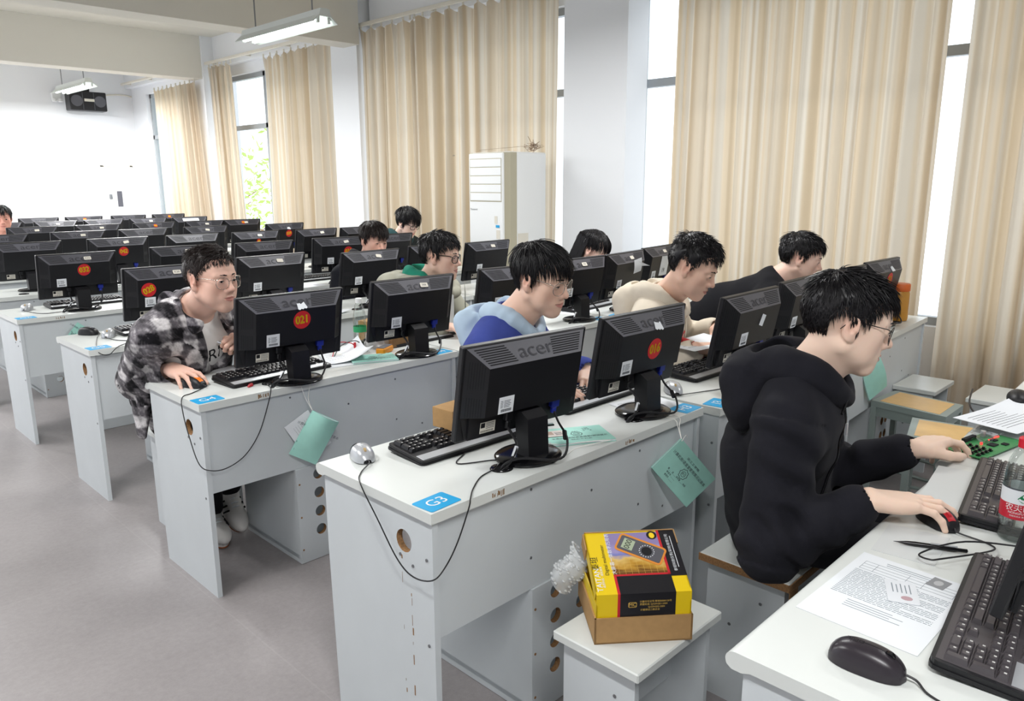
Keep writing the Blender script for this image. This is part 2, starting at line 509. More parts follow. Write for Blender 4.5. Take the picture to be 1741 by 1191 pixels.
curtain('beige curtain left of the air conditioner, against the pier', 5.77, 4.88, .12, 3.06, 11, amp=.046, pitch=.19)
curtain('pale curtain under the near hanging lamp, right of the open window', 7.85, 6.38, .12, 3.02, 14, amp=.04, pitch=.16, flare=-.1)
curtain('narrow bunched curtain at the left side of the open window', 9.36, 8.72, .12, 3.05, 17, amp=.045, pitch=.12, lean=-.12)
curtain('far grey beige curtain beyond the second beam', 10.95, 9.55, .12, 2.87, 20, x=3.76, amp=.04, pitch=.16, flare=-.1, lean=-.15)

# ---------------------------------------------------------------- lamps
M['tube'] = mat('lit fluorescent tube', 'f4fff8', .4, emit=9)
M['lampbody'] = mat('white lamp housing', 'd6dbd8', .5)
def lamp(label, x, y0, y1, z, group=None):
    L = y1-y0
    r = thing('hanging_lamp', label, 'ceiling lamp', (x, (y0+y1)/2, z), 0)
    h = MB()
    pr = [(-.05, .0), (-.11, -.055), (-.105, -.058), (-.045, -.012), (.045, -.012), (.105, -.058), (.11, -.055), (.05, 0), (.035, .045), (-.035, .045)]
    h.prism(pr, -L/2, L/2, 'xz')
    ob('housing', h, M['lampbody'], r)
    for s in (-1, 1):
        b = MB(); b.tube([(s*.045, -L/2+.04, -.04), (s*.045, L/2-.04, -.04)], .014, 10)
        ob('fluorescent_tube', b, M['tube'], r)
        for e_ in (-1, 1):
            c = MB(); c.box(s*.045-.012, s*.045+.012, e_*(L/2-.035)-.012, e_*(L/2-.035)+.012, -.055, -.005)
            ob('tube_socket', c, M['lampbody'], r)
        ob('suspension_rod', MB().tube([(0, s*L*.36, .04), (0, s*L*.36, ZC-z)], .006, 6), M['screw'], r)
    area('lamp_and_fill_light', (x, (y0+y1)/2, z-.08), .16, L, LAMP*(FAR if y0 > 9 else 1))
lamp('lit fluorescent lamp hanging nearest, above the pale curtain', 2.33, 3.98, 5.22, 2.73)
lamp('lit fluorescent lamp hanging beyond the far beam near the speaker', 2.62, 10.2, 11.5, 2.83)
for x in (-.9, 2.3):
    for y in (-1.6, 1.4, 8.0):
        area('lamp_and_fill_light', (x, y, 2.7), .16, 1.25, LAMP*(2.2 if y > 7 else (1.25 if x < 0 else .55) if y < 0 else 1.1))  # unseen area lights without fixtures, added for soft light, power set by bay
area('lamp_and_fill_light', (-.9, 4.6, 2.7), .16, 1.25, LAMP); area('lamp_and_fill_light', (-.9, 10.8, 2.7), .16, 1.25, LAMP*FAR)  # two more added fill lights with no fixture, on the aisle side

# ---------------------------------------------------------------- far wall fittings
sp = thing('wall_speaker', 'long black loudspeaker mounted high on the far wall', 'speaker', (3.28, YF-.3, 2.78))
ob('cabinet', MB().box(-.27, .27, -.12, .12, -.145, .145, b=.012), M['black'], sp)
g = MB()
for x in (-.17, .17): g.prism(circ(x, 0, .085, n=24), -.128, -.12, 'xz')
g.box(-.085, -.079, -.126, -.12, -.13, .13); g.box(.079, .085, -.126, -.12, -.13, .13)
ob('grille', g, M['grey'], sp)
pl = ob('badge', MB().box(-.06, .085, -.13, -.12, -.005, .035), M['tape'], sp)
br = MB().tube([(0, .12, .1), (0, .3, .1)], .02, 8).box(-.06, .06, -.03, .05, .146, .22, b=.01).tube([(-.05, 0, .2), (-.05, .3, .22)], .015, 6)
ob('bracket', br, M['black'], sp)
em = thing('emergency_light', 'small white twin emergency light on the far wall left of the speaker', 'emergency light', (2.93, YF-.005, 2.82))
ob('housing', MB().box(-.07, .07, -.07, 0, -.03, .09, b=.01), M['white'], em)
for s in (-1, 1):
    hd = MB(T(s*.045, -.08, -.05)); hd.lathe([(.02, 0), (.034, .01), (.034, .045), (.02, .055)], 12)
    ob('lamp_head', hd, M['white'], em)
d = MB().box(3.5, 3.93, YF-.03, YF, 0, 1.78)
do = struct('door_1', d, mat('white door', 'eceeec', .5))
df = MB()
for x in (3.47, 3.93): df.box(x, x+.04, YF-.045, YF-.002, 0, 1.8)
df.box(3.47, 3.97, YF-.045, YF-.002, 1.78, 1.82)
ob('door_frame', df, M['trim'], do)
ob('door_handle', MB().box(3.55, 3.59, YF-.08, YF-.03, 1.25, 1.33, b=.006), M['screw'], do)
ob('door_window', MB().box(3.68, 3.76, YF-.04, YF-.028, 1.12, 1.38), M['grey'], do)
cd_ = MB().tube(spline([(3.55, YF-.015, 2.86), (3.7, YF-.012, 2.93), (3.95, YF-.012, 2.95), (4.09, YF-.012, 2.93)]), .012, 6)
tag(ob('wall_cable', cd_, M['trim']), 'pale cable clipped along the far wall from the speaker', 'cable')

# tree outside the open window
def tree(label, x, y, h, seed):
    r = random.Random(seed); t = thing('garden_tree', label, 'tree', (x, y, -2.5))
    tk = MB().tube([(0, 0, 0), (.05, .03, h*.5), (0, .1, h*.9)], [.12, .09, .03], 8)
    for k in range(7):
        a = r.uniform(0, 6.3); z = h*r.uniform(.4, .8)
        tk.tube([(0, 0, z), (.5*math.cos(a), .5*math.sin(a), z+.5), (1.1*math.cos(a), 1.1*math.sin(a), z+.8)], [.04, .025, .01], 5)
    ob('trunk', tk, M['chip'], t)
    lf = MB()
    for k in range(1100):
        a = r.uniform(0, 6.3); q = r.random()**.5; zz = r.uniform(-1, 1)
        c = V((1.5*q*math.cos(a)*(1-zz*zz*.6), 1.5*q*math.sin(a)*(1-zz*zz*.6), h*.72+h*.3*zz))
        d1 = V((r.uniform(-1, 1), r.uniform(-1, 1), r.uniform(-1, 1))).normalized(); d2 = d1.orthogonal().normalized()
        s = r.uniform(.05, .1)
        lf.add([c-d1*s, c+d2*s*.45, c+d1*s, c-d2*s*.45], [(0, 1, 2, 3)])
    o = ob('foliage', lf, M['leaf'], t); tag(o, kind='stuff')
M['leaf'] = mat('sunlit leaves', 'bfd968', .5)
tree('sunlit leafy tree outside the open window', 6.6, 11.2, 5.2, 4)
tree('leafy tree outside the farthest window', 6.9, 16.2, 5.0, 9)
# ---------------------------------------------------------------- computer desks
DL, DD, DH = 1.205, .503, .75
def desk_parts(root, full=True):
    t = MB()
    prof = [(0, DH-.027), (0, DH)] + [(DD-.018+.018*math.sin(a), DH-.016+.016*math.cos(a)) for a in [PI*i/8*.5 for i in range(9)]] + \
           [(DD-.002, DH-.026), (DD-.012, DH-.033), (DD-.03, DH-.033), (DD-.045, DH-.027)]
    t.prism(prof, 0, DL, 'yz')
    ob('desktop', t, [M['lamtop'], M['lam']], root, smooth=35)
    for k in (0, 1):
        s = MB(); x = .008 if k == 0 else DL-.026
        s.prism([(.008, 0), (DD-.045, 0), (DD-.03, .5), (DD-.03, DH-.028), (.008, DH-.028)], x, x+.018, 'yz', 0, [circ(.119, .641, .03, n=24)], 1)
        for (y, z) in ((.03, .62), (.03, .39), (.135, .6), (.085, .585)):
            xs = x-.001 if k == 0 else x+.019
            s.lathe([(.001, -.001), (.005, -.001), (.005, .001), (.001, .001)], 8, (0, 0, 0), 2) if False else None
            s.prism(circ(y, z, .0045, n=8), xs-.001, xs+.001, 'yz', 2)
        ob('side_panel', s, [M['lam'], M['chip'], M['screw']], root)
    m = MB(); m.box(.026, DL-.026, .018, .034, .405, DH-.027)
    for x, z in ((.36, .7), (.36, .5), (.62, .62), (.86, .68), (.86, .5), (1.0, .45)):
        m.prism(circ(x, z, .004, n=8), .0165, .0185, 'xz', 1)
    ob('modesty_panel', m, [M['lam'], M['screw']], root)
    if full:
        px0, px1 = .36, .85
        p = MB()
        h = [circ(px0+.098+.115*c, .125+.08*r, .0225, n=18) for c in (0, 1) for r in range(4)]
        h += [circ(px1-.098-.115*c, .125+.08*r, .0225, n=18) for c in (0, 1) for r in range(4)]
        p.prism([(px0, .002), (px1, .002), (px1, .404), (px0, .404)], .012, .03, 'xz', 0, h, 1)
        for z in (.06, .2, .34): p.prism(circ(px0+.012, z, .004, n=8), .0105, .0125, 'xz', 1)
        ob('vent_panel', p, [M['lam'], M['chip']], root)
        q = MB()
        for x in (px0, (px0+px1)/2-.008, px1-.016): q.box(x, x+.016, .03, .47, .002, .404)
        q.box(px0, px1, .03, .47, .02, .036).box(px0, px1, .03, .47, .388, .404)
        ob('computer_cabinet', q, M['lam'], root)
    for gx in (.322, .93):
        g = MB(T(gx, .092, DH))
        g.lathe([(.021, .0008), (.021, .003), (.03, .0045), (.033, .001), (.033, 0)], 28, sy=.95, cap=False)
        g.prism(circ(0, 0, .0215, .0205, 24), .0002, .0012, 'xy', 1)
        ob('cable_grommet', g, [M['blackg'], M['dark']], root, smooth=50)
def make_desk(label, loc, rz=0, full=True, group=None):
    r = thing('computer_desk', label, 'desk', loc, rz, group)
    desk_parts(r, full); return r
def seat_sticker(desk, txt, x, y, rot, w=.1, d=.074):
    s = MB(T(x, y, DH+.0006)@RZ(rot)); s.prism(rrect(-w/2, w/2, -d/2, d/2, .006, 3), 0, .0008)
    o = ob('seat_sticker', s, M['blue'], desk); o['label'] = 'blue sticker printed ' + txt
    tx = MB(T(x, y, DH+.0018)@RZ(rot)); tx.text(txt, .05, T(0, 0, 0)); ob('lettering', tx, M['white'], o)
def edge_marks(desk, x, seed):
    r = random.Random(seed); m = MB()
    for k in range(9):
        a = x+.045*k/9+r.uniform(-.002, .002); m.box(a, a+r.uniform(.001, .004), -.0006, 0, DH-.024+r.uniform(0, .006), DH-.006-r.uniform(0, .008))
    ob('scuff_mark', m, M['cardd'], desk)

DESK = {}
d0 = make_desk('white desk with sticker G3 at its near corner, closest row to aisle front', (0, 0, 0))
DESK[1, 0] = d0
rowname = {1: 'first', 2: 'second', 3: 'third', 4: 'fourth', 5: 'fifth', 6: 'sixth', 7: 'seventh', 8: 'eighth', 9: 'ninth'}
FR = {1: 0, 2: 1.284, 3: 2.529, 4: 3.722, 5: 4.80, 6: 5.92, 7: 7.08, 8: 8.22, 9: 9.35}
XS = {1: 0, 2: .011, 3: .038, 4: .026}
dlab = {(1, 1): 'white desk with sticker I3, just beyond the G3 desk', (1, 2): 'white desk end by the curtain with a hanging mint notebook, two yellow stools beside it',
        (2, 0): 'white desk with sticker G4 where the plaid jacket student works', (2, 1): 'white desk behind the cream hoodie student with two blue stickers at its end',
        (2, 2): 'white desk behind the leaning student in black jacket, by the curtain',
        (3, 0): 'white desk with two computer mice at its aisle corner', (4, 0): 'white desk with the 032 monitor and one silver mouse at its corner'}
for r in range(1, 10):
    for s in range(3):
        if (r, s) == (1, 0): continue
        x = XS.get(r, .02) + s*1.216; y = FR[r]
        rz = 0
        if (r, s) == (1, 1): x, y = 1.229, -.05
        if (r, s) == (1, 2): x, y, rz = 2.445, -.03, .045
        lab = dlab.get((r, s)) or 'white desk in the %s row from the front, %s' % (rowname[r], ('at the aisle end', 'middle of its row', 'at the curtain end')[s])
        DESK[r, s] = dup(d0, (x, y, 0), rz, lab)
for (r, s), lst in {(1, 0): (('G3', .056, .046, .06), ('H3', 1.152, .041, .02)), (1, 1): (('I3', .06, .044, .12),),
                    (2, 0): (('G4', .052, .046, .03), ('H4', 1.14, .05, .05)), (2, 1): (('J4', 1.11, .06, .15),), (2, 2): (('K4', .06, .06, .2),),
                    (3, 0): (('G5', .056, .045, .05),), (4, 0): (('G6', .056, .045, .05),)}.items():
    for a in lst: seat_sticker(DESK[r, s], *a)
edge_marks(DESK[1, 0], .2, 1); edge_marks(DESK[2, 0], .22, 2); edge_marks(DESK[1, 0], .76, 3); edge_marks(DESK[4, 0], .2, 4)
# the row nearest the camera: user edge at y = -.757
NX, NY = .008, -1.26
DESK[0, 0] = dup(d0, (NX, NY, 0), 0, 'white desk in the bottom right corner with the black keyboards on it')
DESK[0, 1] = dup(d0, (NX+1.216, NY+.03, 0), .03, 'white desk at the right edge under the loose paper and black camera')
def scuffs():
    r = random.Random(3); m = MB()
    for y in (.128, .093):
        z = .6
        while z > .02:
            l = r.uniform(.004, .03)
            if r.random() < .55: m.box(-.0006+.008, .0081, y+r.uniform(-.003, .003), y+r.uniform(.001, .004), z-l, z)
            z -= l+r.uniform(.004, .03)
    ob('scuff_mark', m, M['chip'], DESK[1, 0])
scuffs()

# ---------------------------------------------------------------- stools
def laminate_stool(label, x0, x1, y0, y1, z, chips=False, group=None):
    cx, cy = (x0+x1)/2, (y0+y1)/2; a, b = (x1-x0)/2, (y1-y0)/2
    r = thing('stool', label, 'stool', (cx, cy, 0), 0, group)
    t = MB().box(-a, a, -b, b, z-.024, z, b=.003); ob('seat', t, [M['lamtop']], r)
    if chips:
        c = MB(); c.box(-a-.001, a+.001, -b-.002, -b+.003, z-.0235, z-.002).box(-a-.002, -a+.004, -b-.001, b+.001, z-.0235, z-.002)
        c.box(-a-.0005, -a+.05, -b-.0025, -b+.0, z-.06, z-.02); o = ob('chipped_edge', c, M['chip'], r)
    for sx in (-1, 1):
        p = MB().box(sx*(a-.035), sx*(a-.019), -b+.02, b-.02, 0, z-.024)
        xs = sx*(a-.0185)
        for yy, zz in ((-.05, z-.1), (.04, z-.2)): p.prism(circ(yy, zz, .005, n=8), xs-.0006, xs+.0012, 'yz', 1)
        ob('leg_panel', p, [M['lam'], M['screw']], r)
    ob('stretcher', MB().box(-a+.035, a-.035, -.008, .008, z-.22, z-.024), M['lam'], r)
    return r
def steel_stool(label, pts, z):
    r = thing('stool', label, 'stool', (sum(p[0] for p in pts)/4, sum(p[1] for p in pts)/4, 0), 0)
    c = r.location; q = [(p[0]-c.x, p[1]-c.y) for p in pts]
    ins = [(x*.86, y*.8) for x, y in q]
    ob('seat', MB().prism(ins, z-.012, z+.001), M['ply'], r)
    f = MB(); f.prism(q, z-.03, z, holes=[ins[::-1]])
    ob('seat_frame', f, M['gpaint'], r)
    for x, y in q:
        ob('leg', MB().box(x*.93-.0125, x*.93+.0125, y*.92-.0125, y*.92+.0125, 0, z-.03), M['gpaint'], r)
    s = MB()
    for i in range(4):
        a, b_ = q[i], q[(i+1) % 4]
        s.tube([(a[0]*.93, a[1]*.92, .12), (b_[0]*.93, b_[1]*.92, .12)], .009, 6)
        s.box(0, 0, 0, 0, 0, 0) if False else None
    ob('stretcher', s, M['gpaint'], r)
    ap = MB()
    for i in range(4):
        a, b_ = V((q[i][0]*.93, q[i][1]*.92)), V((q[(i+1) % 4][0]*.93, q[(i+1) % 4][1]*.92))
        n = (b_-a).orthogonal().normalized()*.004
        ap.prism([a-n, b_-n, b_+n, a+n], z-.075, z-.03)
    ob('apron', ap, M['gpaint'], r)
laminate_stool('white laminate stool under the yellow and brown boxes', .2, .56, -.455, -.205, .45)
laminate_stool('white laminate stool with chipped brown edge under the black hoodie student', .8, 1.14, -.52, -.245, .45, True)
steel_stool('grey steel stool with yellow seat, beside the hanging mint notebook', [(2.78, -.01), (3.05, -.03), (3.0, -.36), (2.73, -.36)], .45)
steel_stool('grey steel stool with yellow seat, nearer one behind the student\'s hand', [(2.33, -.32), (2.62, -.25), (2.66, -.53), (2.37, -.6)], .45)
laminate_stool('white laminate stool against the desk end by the curtain', 3.16, 3.48, -.19, .02, .45)
laminate_stool('white laminate stool at right edge between curtain and near desk', 3.15, 3.5, -.56, -.33, .45)
# stools the row students sit on
for lab, x, y in (('white stool under the student in blue hoodie', 1.0, .72), ('white stool under the student in cream hoodie', 1.98, .72), ('white stool under the plaid jacket student', .28, 2.02),
                  ('white stool under the student in the grey green parka', 1.6, 2.12)):
    laminate_stool(lab, x-.17, x+.17, y-.13, y+.13, .45)

# ---------------------------------------------------------------- monitors
PW, PH, PZ = .445, .273, .077     # panel size, height of its lower edge above the desk
def make_monitor(name_label):
    r = thing('computer_monitor', name_label, 'monitor')
    tilt = .18
    MM = T(0, 0, PZ)@RX(tilt)          # local: x right, y toward the user, z up the panel
    f = MB(MM)
    f.box(-PW/2, PW/2, 0, .02, 0, PH, b=.003)
    ob('bezel', f, M['black'], r)
    s = MB(MM); s.box(-PW/2+.018, PW/2-.018, .0195, .0212, .02, PH-.016); ob('screen', s, M['screen'], r)
    # back cover: a chamfered box with a recess below
    o_ = [(-.212, .072), (.212, .072), (.212, .268), (-.212, .268)]
    i_ = [(-.165, .082), (.165, .082), (.165, .222), (-.165, .222)]
    vs = [(x, 0, z) for x, z in o_] + [(x, -.045, z) for x, z in i_]
    c = MB(MM)
    c.add(vs, [(4, 5, 6, 7)], 0)
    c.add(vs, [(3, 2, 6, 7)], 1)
    c.add(vs, [(0, 3, 7, 4), (1, 2, 6, 5)], 0)
    c.add(vs, [(0, 1, 5, 4)], 0)
    # lower recess with sloping cheeks
    lo = [(-.212, .0, .072), (-.165, -.045, .082), (-.195, -.004, .006), (.212, 0, .072), (.165, -.045, .082), (.195, -.004, .006), (-.14, -.012, .075), (.14, -.012, .075), (-.185, -.01, .008), (.185, -.01, .008)]
    c.add(lo, [(0, 1, 6, 2), (3, 5, 7, 4), (2, 6, 8), (5, 9, 7)], 0)
    c.box(-.19, .19, -.012, 0, .006, .08)
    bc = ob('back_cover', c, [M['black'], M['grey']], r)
    # vents: recessed dark slots on the chamfers
    def onTop(u, v, e=.0006):            # u across, v down the chamfer 0..1
        y = -.045*v; z = .268-.046*v; hw = .212-.047*v
        return (u*hw, y-e*.7, z+e*.7)
    for a, b in ((-.93, -.36), (.36, .93)):
        n = MB(MM)
        for k in range(8):
            v0 = .1+.104*k
            lo_, hi_ = (a, b) if a > 0 else (a, b-.09*(1-v0))
            if a > 0: lo_ = a
            n.quad(onTop(lo_, v0), onTop(hi_, v0), onTop(hi_, v0+.05), onTop(lo_, v0+.05))
        ob('vent', n, M['dark'], bc, fix=False)
    def onSide(sx, v, w, e=.0006):       # v out 0..1, w along z
        return (sx*(.212-.047*v+e*.7), -.045*v-e*.7, w)
    for sx in (-1, 1):
        for (z0, z1) in ((.075, .135), (.155, .235)):
            n = MB(MM)
            for k in range(7):
                v0 = .16+.105*k
                top = min(z1, .268-.046*(v0+.05)-.004)
                n.quad(onSide(sx, v0, z0+.01*v0), onSide(sx, v0+.045, z0+.01*v0), onSide(sx, v0+.045, top), onSide(sx, v0, top))
            ob('vent', n, M['dark'], bc, fix=False)
    lg = MB(MM@T(.008, -.0225-.0012, .245+.0012)@RX(PI/2-math.atan2(.046, .045)+0)@T(0, 0, 0))
    lg.text('acer', .058, Matrix.Identity(4), xs=1.25)
    ob('lettering', lg, M['greyd'], bc, fix=False)
    nk = MB()
    nk.add([(-.037, -.09, .012), (.037, -.09, .012), (.037, -.04, .012), (-.037, -.04, .012),
            (-.037, -.085, .125), (.037, -.085, .125), (.037, -.058, .142), (-.037, -.058, .142), (-.037, -.03, .142), (.037, -.03, .142)],
           [(0, 1, 5, 4), (4, 5, 6, 7), (7, 6, 9, 8), (1, 2, 9, 6), (1, 6, 5), (3, 0, 7, 8), (0, 4, 7), (2, 3, 8, 9), (0, 3, 2, 1)])
    ob('stand_neck', nk, M['black'], r)
    bs = MB(T(0, -.045, 0)); bs.lathe([(.09, 0), (.1, .002), (.101, .008), (.094, .013), (.06, .0165), (.0, .0175)], 36, sy=.88, cap=False)
    ob('stand_base', bs, M['blackg'], r, smooth=50)
    vg = MB(MM); vg.box(.098, .128, -.028, -.012, .05, .074, b=.002); vg.box(.104, .122, -.026, -.014, .03, .05, b=.003)
    ob('vga_plug', vg, M['vga'], r)
    pp = MB(MM); pp.box(-.075, -.05, -.03, -.012, .046, .074, b=.003).box(-.07, -.055, -.029, -.016, .02, .046, b=.004)
    ob('power_plug', pp, M['black'], r)
    rl = MB(MM); rl.box(-.15, -.098, -.0128, -.012, .018, .05, mi=0)
    rl.box(-.148, -.134, -.0132, -.0128, .034, .048, mi=1)
    for k in range(4): rl.box(-.13, -.102, -.0131, -.0128, .03+.005*k, .0315+.005*k, mi=2)
    for k in range(10): rl.box(-.147+.0045*k, -.145+.0045*k, -.0131, -.0128, .02, .026, mi=1)
    ob('rating_label', rl, [M['tape'], M['dark'], M['ink']], r)
    return r
def monitor_cables(r):
    cb = MB()
    cb.tube(spline([(.113, -.03, .108), (.112, -.05, .08), (.085, -.115, .05), (.02, -.155, .02), (-.075, -.105, .03), (-.115, -.082, .018), (-.125, -.07, -.01)], 6), .0036, 6)
    cb.tube([(.103, -.085, .062), (.087, -.105, .05)], [.007, .007], 8)
    cb.tube(spline([(-.063, -.03, .098), (-.068, -.075, .06), (-.1, -.085, .02), (-.132, -.072, -.01)], 6), .0042, 6)
    ob('cables', cb, M['cable'], r)
    tp = MB().tube([(-.07, -.077, .055), (-.088, -.083, .032)], .0056, 8)
    ob('cable_tag', tp, M['paper'], r)

MM0 = T(0, 0, PZ)@RX(.18)
_asset = None
def asset_sticker(r, x=-.105, z=.1):
    s = MB(MM0); y = -.0452
    s.box(x-.026, x+.026, y-.0006, y, z-.023, z+.026, mi=0)
    for k in range(5):
        s.box(x-.02, x-.012+.001*(k % 2), y-.001, y-.0005, z-.005+.0045*k, z-.0035+.0045*k, mi=1)
        s.box(x-.008, x+.012+.002*(k % 3), y-.001, y-.0005, z-.005+.0045*k, z-.0035+.0045*k, mi=1)
    for k in range(14): s.box(x-.017+.0026*k, x-.0157+.0026*k+.0006*(k % 2), y-.001, y-.0005, z-.018, z-.01, mi=1)
    return ob('asset_sticker', s, [M['paper'], M['ink']], r)
def number_sticker(r, txt, x=.02, z=.178, rot=0, top=False, R=.036):
    if top: Mx = MM0@T(x, -.024, .2465)@RX(PI/2-.8)@RZ(rot)
    else: Mx = MM0@T(x, -.0456, z)@BACK@RZ(rot)
    s = MB(Mx); s.prism(circ(0, 0, R, n=32), 0, .0006)
    o = ob('number_sticker', s, M['red'], r); o['label'] = 'red round sticker numbered ' + txt
    t = MB(Mx@T(0, 0, .0012)); t.text(txt, R*1.25, Matrix.Identity(4), xs=.82)
    # bolden the digits by a second pass
    for dx, dy in ((-.0014, 0), (.0014, 0), (0, .0012), (0, -.0012)): t.text(txt, R*1.25, T(dx, dy, .0002), xs=.82)
    ob('lettering', t, M['yellow'], o, fix=False)
def tape_label(r, x, seed, torn=False, txt=None):
    q = random.Random(seed)
    Mx = MM0@T(x, -.026 if not torn else -.0395, .2455 if not torn else .2315)@RX(PI/2-.8)@RZ(q.uniform(-.2, .2))
    s = MB(Mx); w, h = .02, .011
    if torn:
        pts = [(-w, -h)] + [(-w+2*w*k/6, -h-.004*(k % 2)) for k in range(1, 6)] + [(w, -h)] + [(w-2*w*k/8, h+q.uniform(-.003, .006)) for k in range(1, 8)]
    else: pts = rrect(-w, w, -h, h, .004, 2)
    s.prism(pts, .0004, .0016)
    o = ob('paper_label', s, M['paper'] if torn else M['tape'], r)
    if txt:
        t = MB(Mx@T(0, 0, .002)); t.text(txt, .016, Matrix.Identity(4)); ob('lettering', t, M['ink'], o, fix=False)

proto = make_monitor('m'); monitor_cables(proto)
far_proto = make_monitor('f')
_used = {0: False, 1: False}
# row, x, y, yaw, number, tape, label
MON = [
 (1, .443, .148, -.089, None, None, 'black monitor nearest the viewer, beside the silver mouse and G3 sticker'),
 (1, 1.014, .161, -.035, '016', 'torn', 'black monitor with red 016 sticker beside the H3 sticker'),
 (1, 1.646, .117, .018, None, 'side', 'monitor on the I3 desk just left of the black hoodie, no number'),
 (1, 2.186, .164, .05, None, None, 'monitor partly hidden behind the black hoodie student\'s head, left of it'),
 (1, 2.70, .17, 0, None, None, 'monitor mostly hidden above the black hoodie student\'s head'),
 (1, 3.225, .193, -.031, '02', 'torn', 'monitor next to the amber jar at the curtain end of the front row'),
 (2, .429, 1.382, -.043, '021', 'torn', 'black monitor with red 021 sticker in front of the plaid jacket student'),
 (2, 1.046, 1.412, -.044, None, 'H4', 'black monitor by the H4 sticker, in front of the grey green parka'),
 (2, 1.69, 1.417, -.126, '02', 'tape', 'monitor half hidden left of the blue hoodie student\'s head'),
 (2, 2.223, 1.442, 0, None, '430', 'monitor just right of the blue hoodie student\'s glasses'),
 (2, 2.674, 1.469, .131, None, 'flap', 'monitor with a folded white paper hanging from its top'),
 (2, 3.183, 1.576, .128, None, '19', 'monitor with a white sheet marked 19, behind the cream hoodie student'),
 (3, .502, 2.743, -.022, '028', 'K28', 'black monitor with red 028 sticker left of the plaid jacket student'),
 (3, 1.154, 2.884, .046, None, 'tape', 'monitor directly right of the plaid jacket student\'s head'),
 (3, 1.718, 2.691, .041, None, 'tape', 'monitor in front of the student in the dark jacket'),
 (3, 2.294, 2.771, 0, None, None, 'monitor mostly hidden behind the parka student\'s head'),
 (3, 2.735, 2.712, .043, None, 'chip', 'monitor standing directly in front of the white air conditioner'),
 (4, .416, 3.895, -.014, '032', 'K32', 'black monitor with red 032 sticker'),
 (4, 1.092, 3.943, -.1, None, 'tape', 'monitor just above and left of the plaid student\'s hair, fourth row'),
 (4, 1.637, 3.872, -.027, None, None, 'fourth row monitor without label, right of the plaid student\'s hair'),
 (4, 2.255, 3.853, -.157, '031', 'tape', 'black monitor with red 031 sticker'),
 (4, 2.735, 3.86, 0, None, None, 'monitor below the far student with glasses, fourth row'),
 (5, .445, 5.1, 0, None, None, 'monitor cut by the left edge of the photo, fifth row'),
 (5, 1.062, 5.1, -.03, '042', 'tape', 'monitor with half hidden red 042 sticker, behind the 032 monitor'),
 (5, 1.63, 5.07, .033, None, None, 'fifth row monitor, third from the aisle'),
 (5, 2.168, 5.037, .026, '04', 'tape', 'fifth row monitor, fourth from the aisle, with hidden red sticker'),
 (5, 2.719, 4.96, .072, None, 'tape', 'fifth row monitor above the 031 monitor'),
 (5, 3.175, 4.93, 0, None, None, 'fifth row monitor left of the dark jacket student\'s hair'),
 (6, .5, 6.2, 0, None, None, 'sixth row monitor at the left edge of the photo'),
 (6, 1.12, 6.25, -.02, None, 'tape', 'sixth row monitor, second from the aisle'),
 (6, 1.65, 6.19, .04, None, None, 'sixth row monitor, third from the aisle, with pale lettering'),
 (6, 2.23, 6.17, .03, None, 'tape', 'sixth row monitor, fourth from the aisle'),
 (6, 3.021, 6.07, .04, '039', 'torn', 'black monitor with small red 039 sticker'),
 (7, 1.04, 7.36, -.03, None, 'tape', 'seventh row monitor, second from the aisle'),
 (7, 1.62, 7.34, .04, None, 'tape', 'seventh row monitor, third from the aisle'),
 (7, 2.17, 7.3, .03, '062', None, 'seventh row monitor with orange red 062 sticker'),
 (7, 2.70, 7.26, .0, None, 'tape', 'seventh row monitor left of the window facing one'),
 (7, 3.14, 7.25, -.02, '063', 'tape', 'seventh row monitor with orange 063 sticker before the open window'),
 (8, 1.0, 8.5, 0, None, None, 'eighth row monitor just right of the distant student'),
 (8, 1.55, 8.5, .02, None, 'tape', 'eighth row monitor, third from the aisle'),
 (8, 2.05, 8.5, .06, None, None, 'eighth row monitor, fourth from the aisle'),
 (8, 2.54, 8.46, .03, None, 'tape', 'eighth row monitor, fifth from the aisle'),
 (8, 3.02, 8.4, .02, None, 'wide', 'eighth row monitor nearest the windows, with a wide pale label'),
 (9, 1.66, 9.6, 0, None, None, 'last row monitor, leftmost of its row'),
 (9, 2.17, 9.6, .03, '064', None, 'last row monitor with orange 064 sticker'),
 (9, 2.7, 9.56, .02, None, None, 'last row monitor between the two orange numbered ones'),
 (9, 3.22, 9.56, .02, '065', None, 'last row monitor with orange sticker nearest the windows'),
]
MOBJ = {}
for i, (row, x, y, yaw, num, tape, lab) in enumerate(MON):
    near = row <= 4; p = proto if near else far_proto
    loc = (x, y, DH)
    if not _used[near]:
        o = p; _used[near] = True; o.location = loc; o.rotation_euler = (0, 0, yaw); o['label'] = lab
    else: o = None
    MOBJ[i] = (o, p, loc, yaw, lab)
base_parts = {}
for i in MOBJ:                      # copies first, so that stickers stay individual
    o, p, loc, yaw, lab = MOBJ[i]
    if o is None: MOBJ[i] = (dup(p, loc, yaw, lab),) + MOBJ[i][1:]
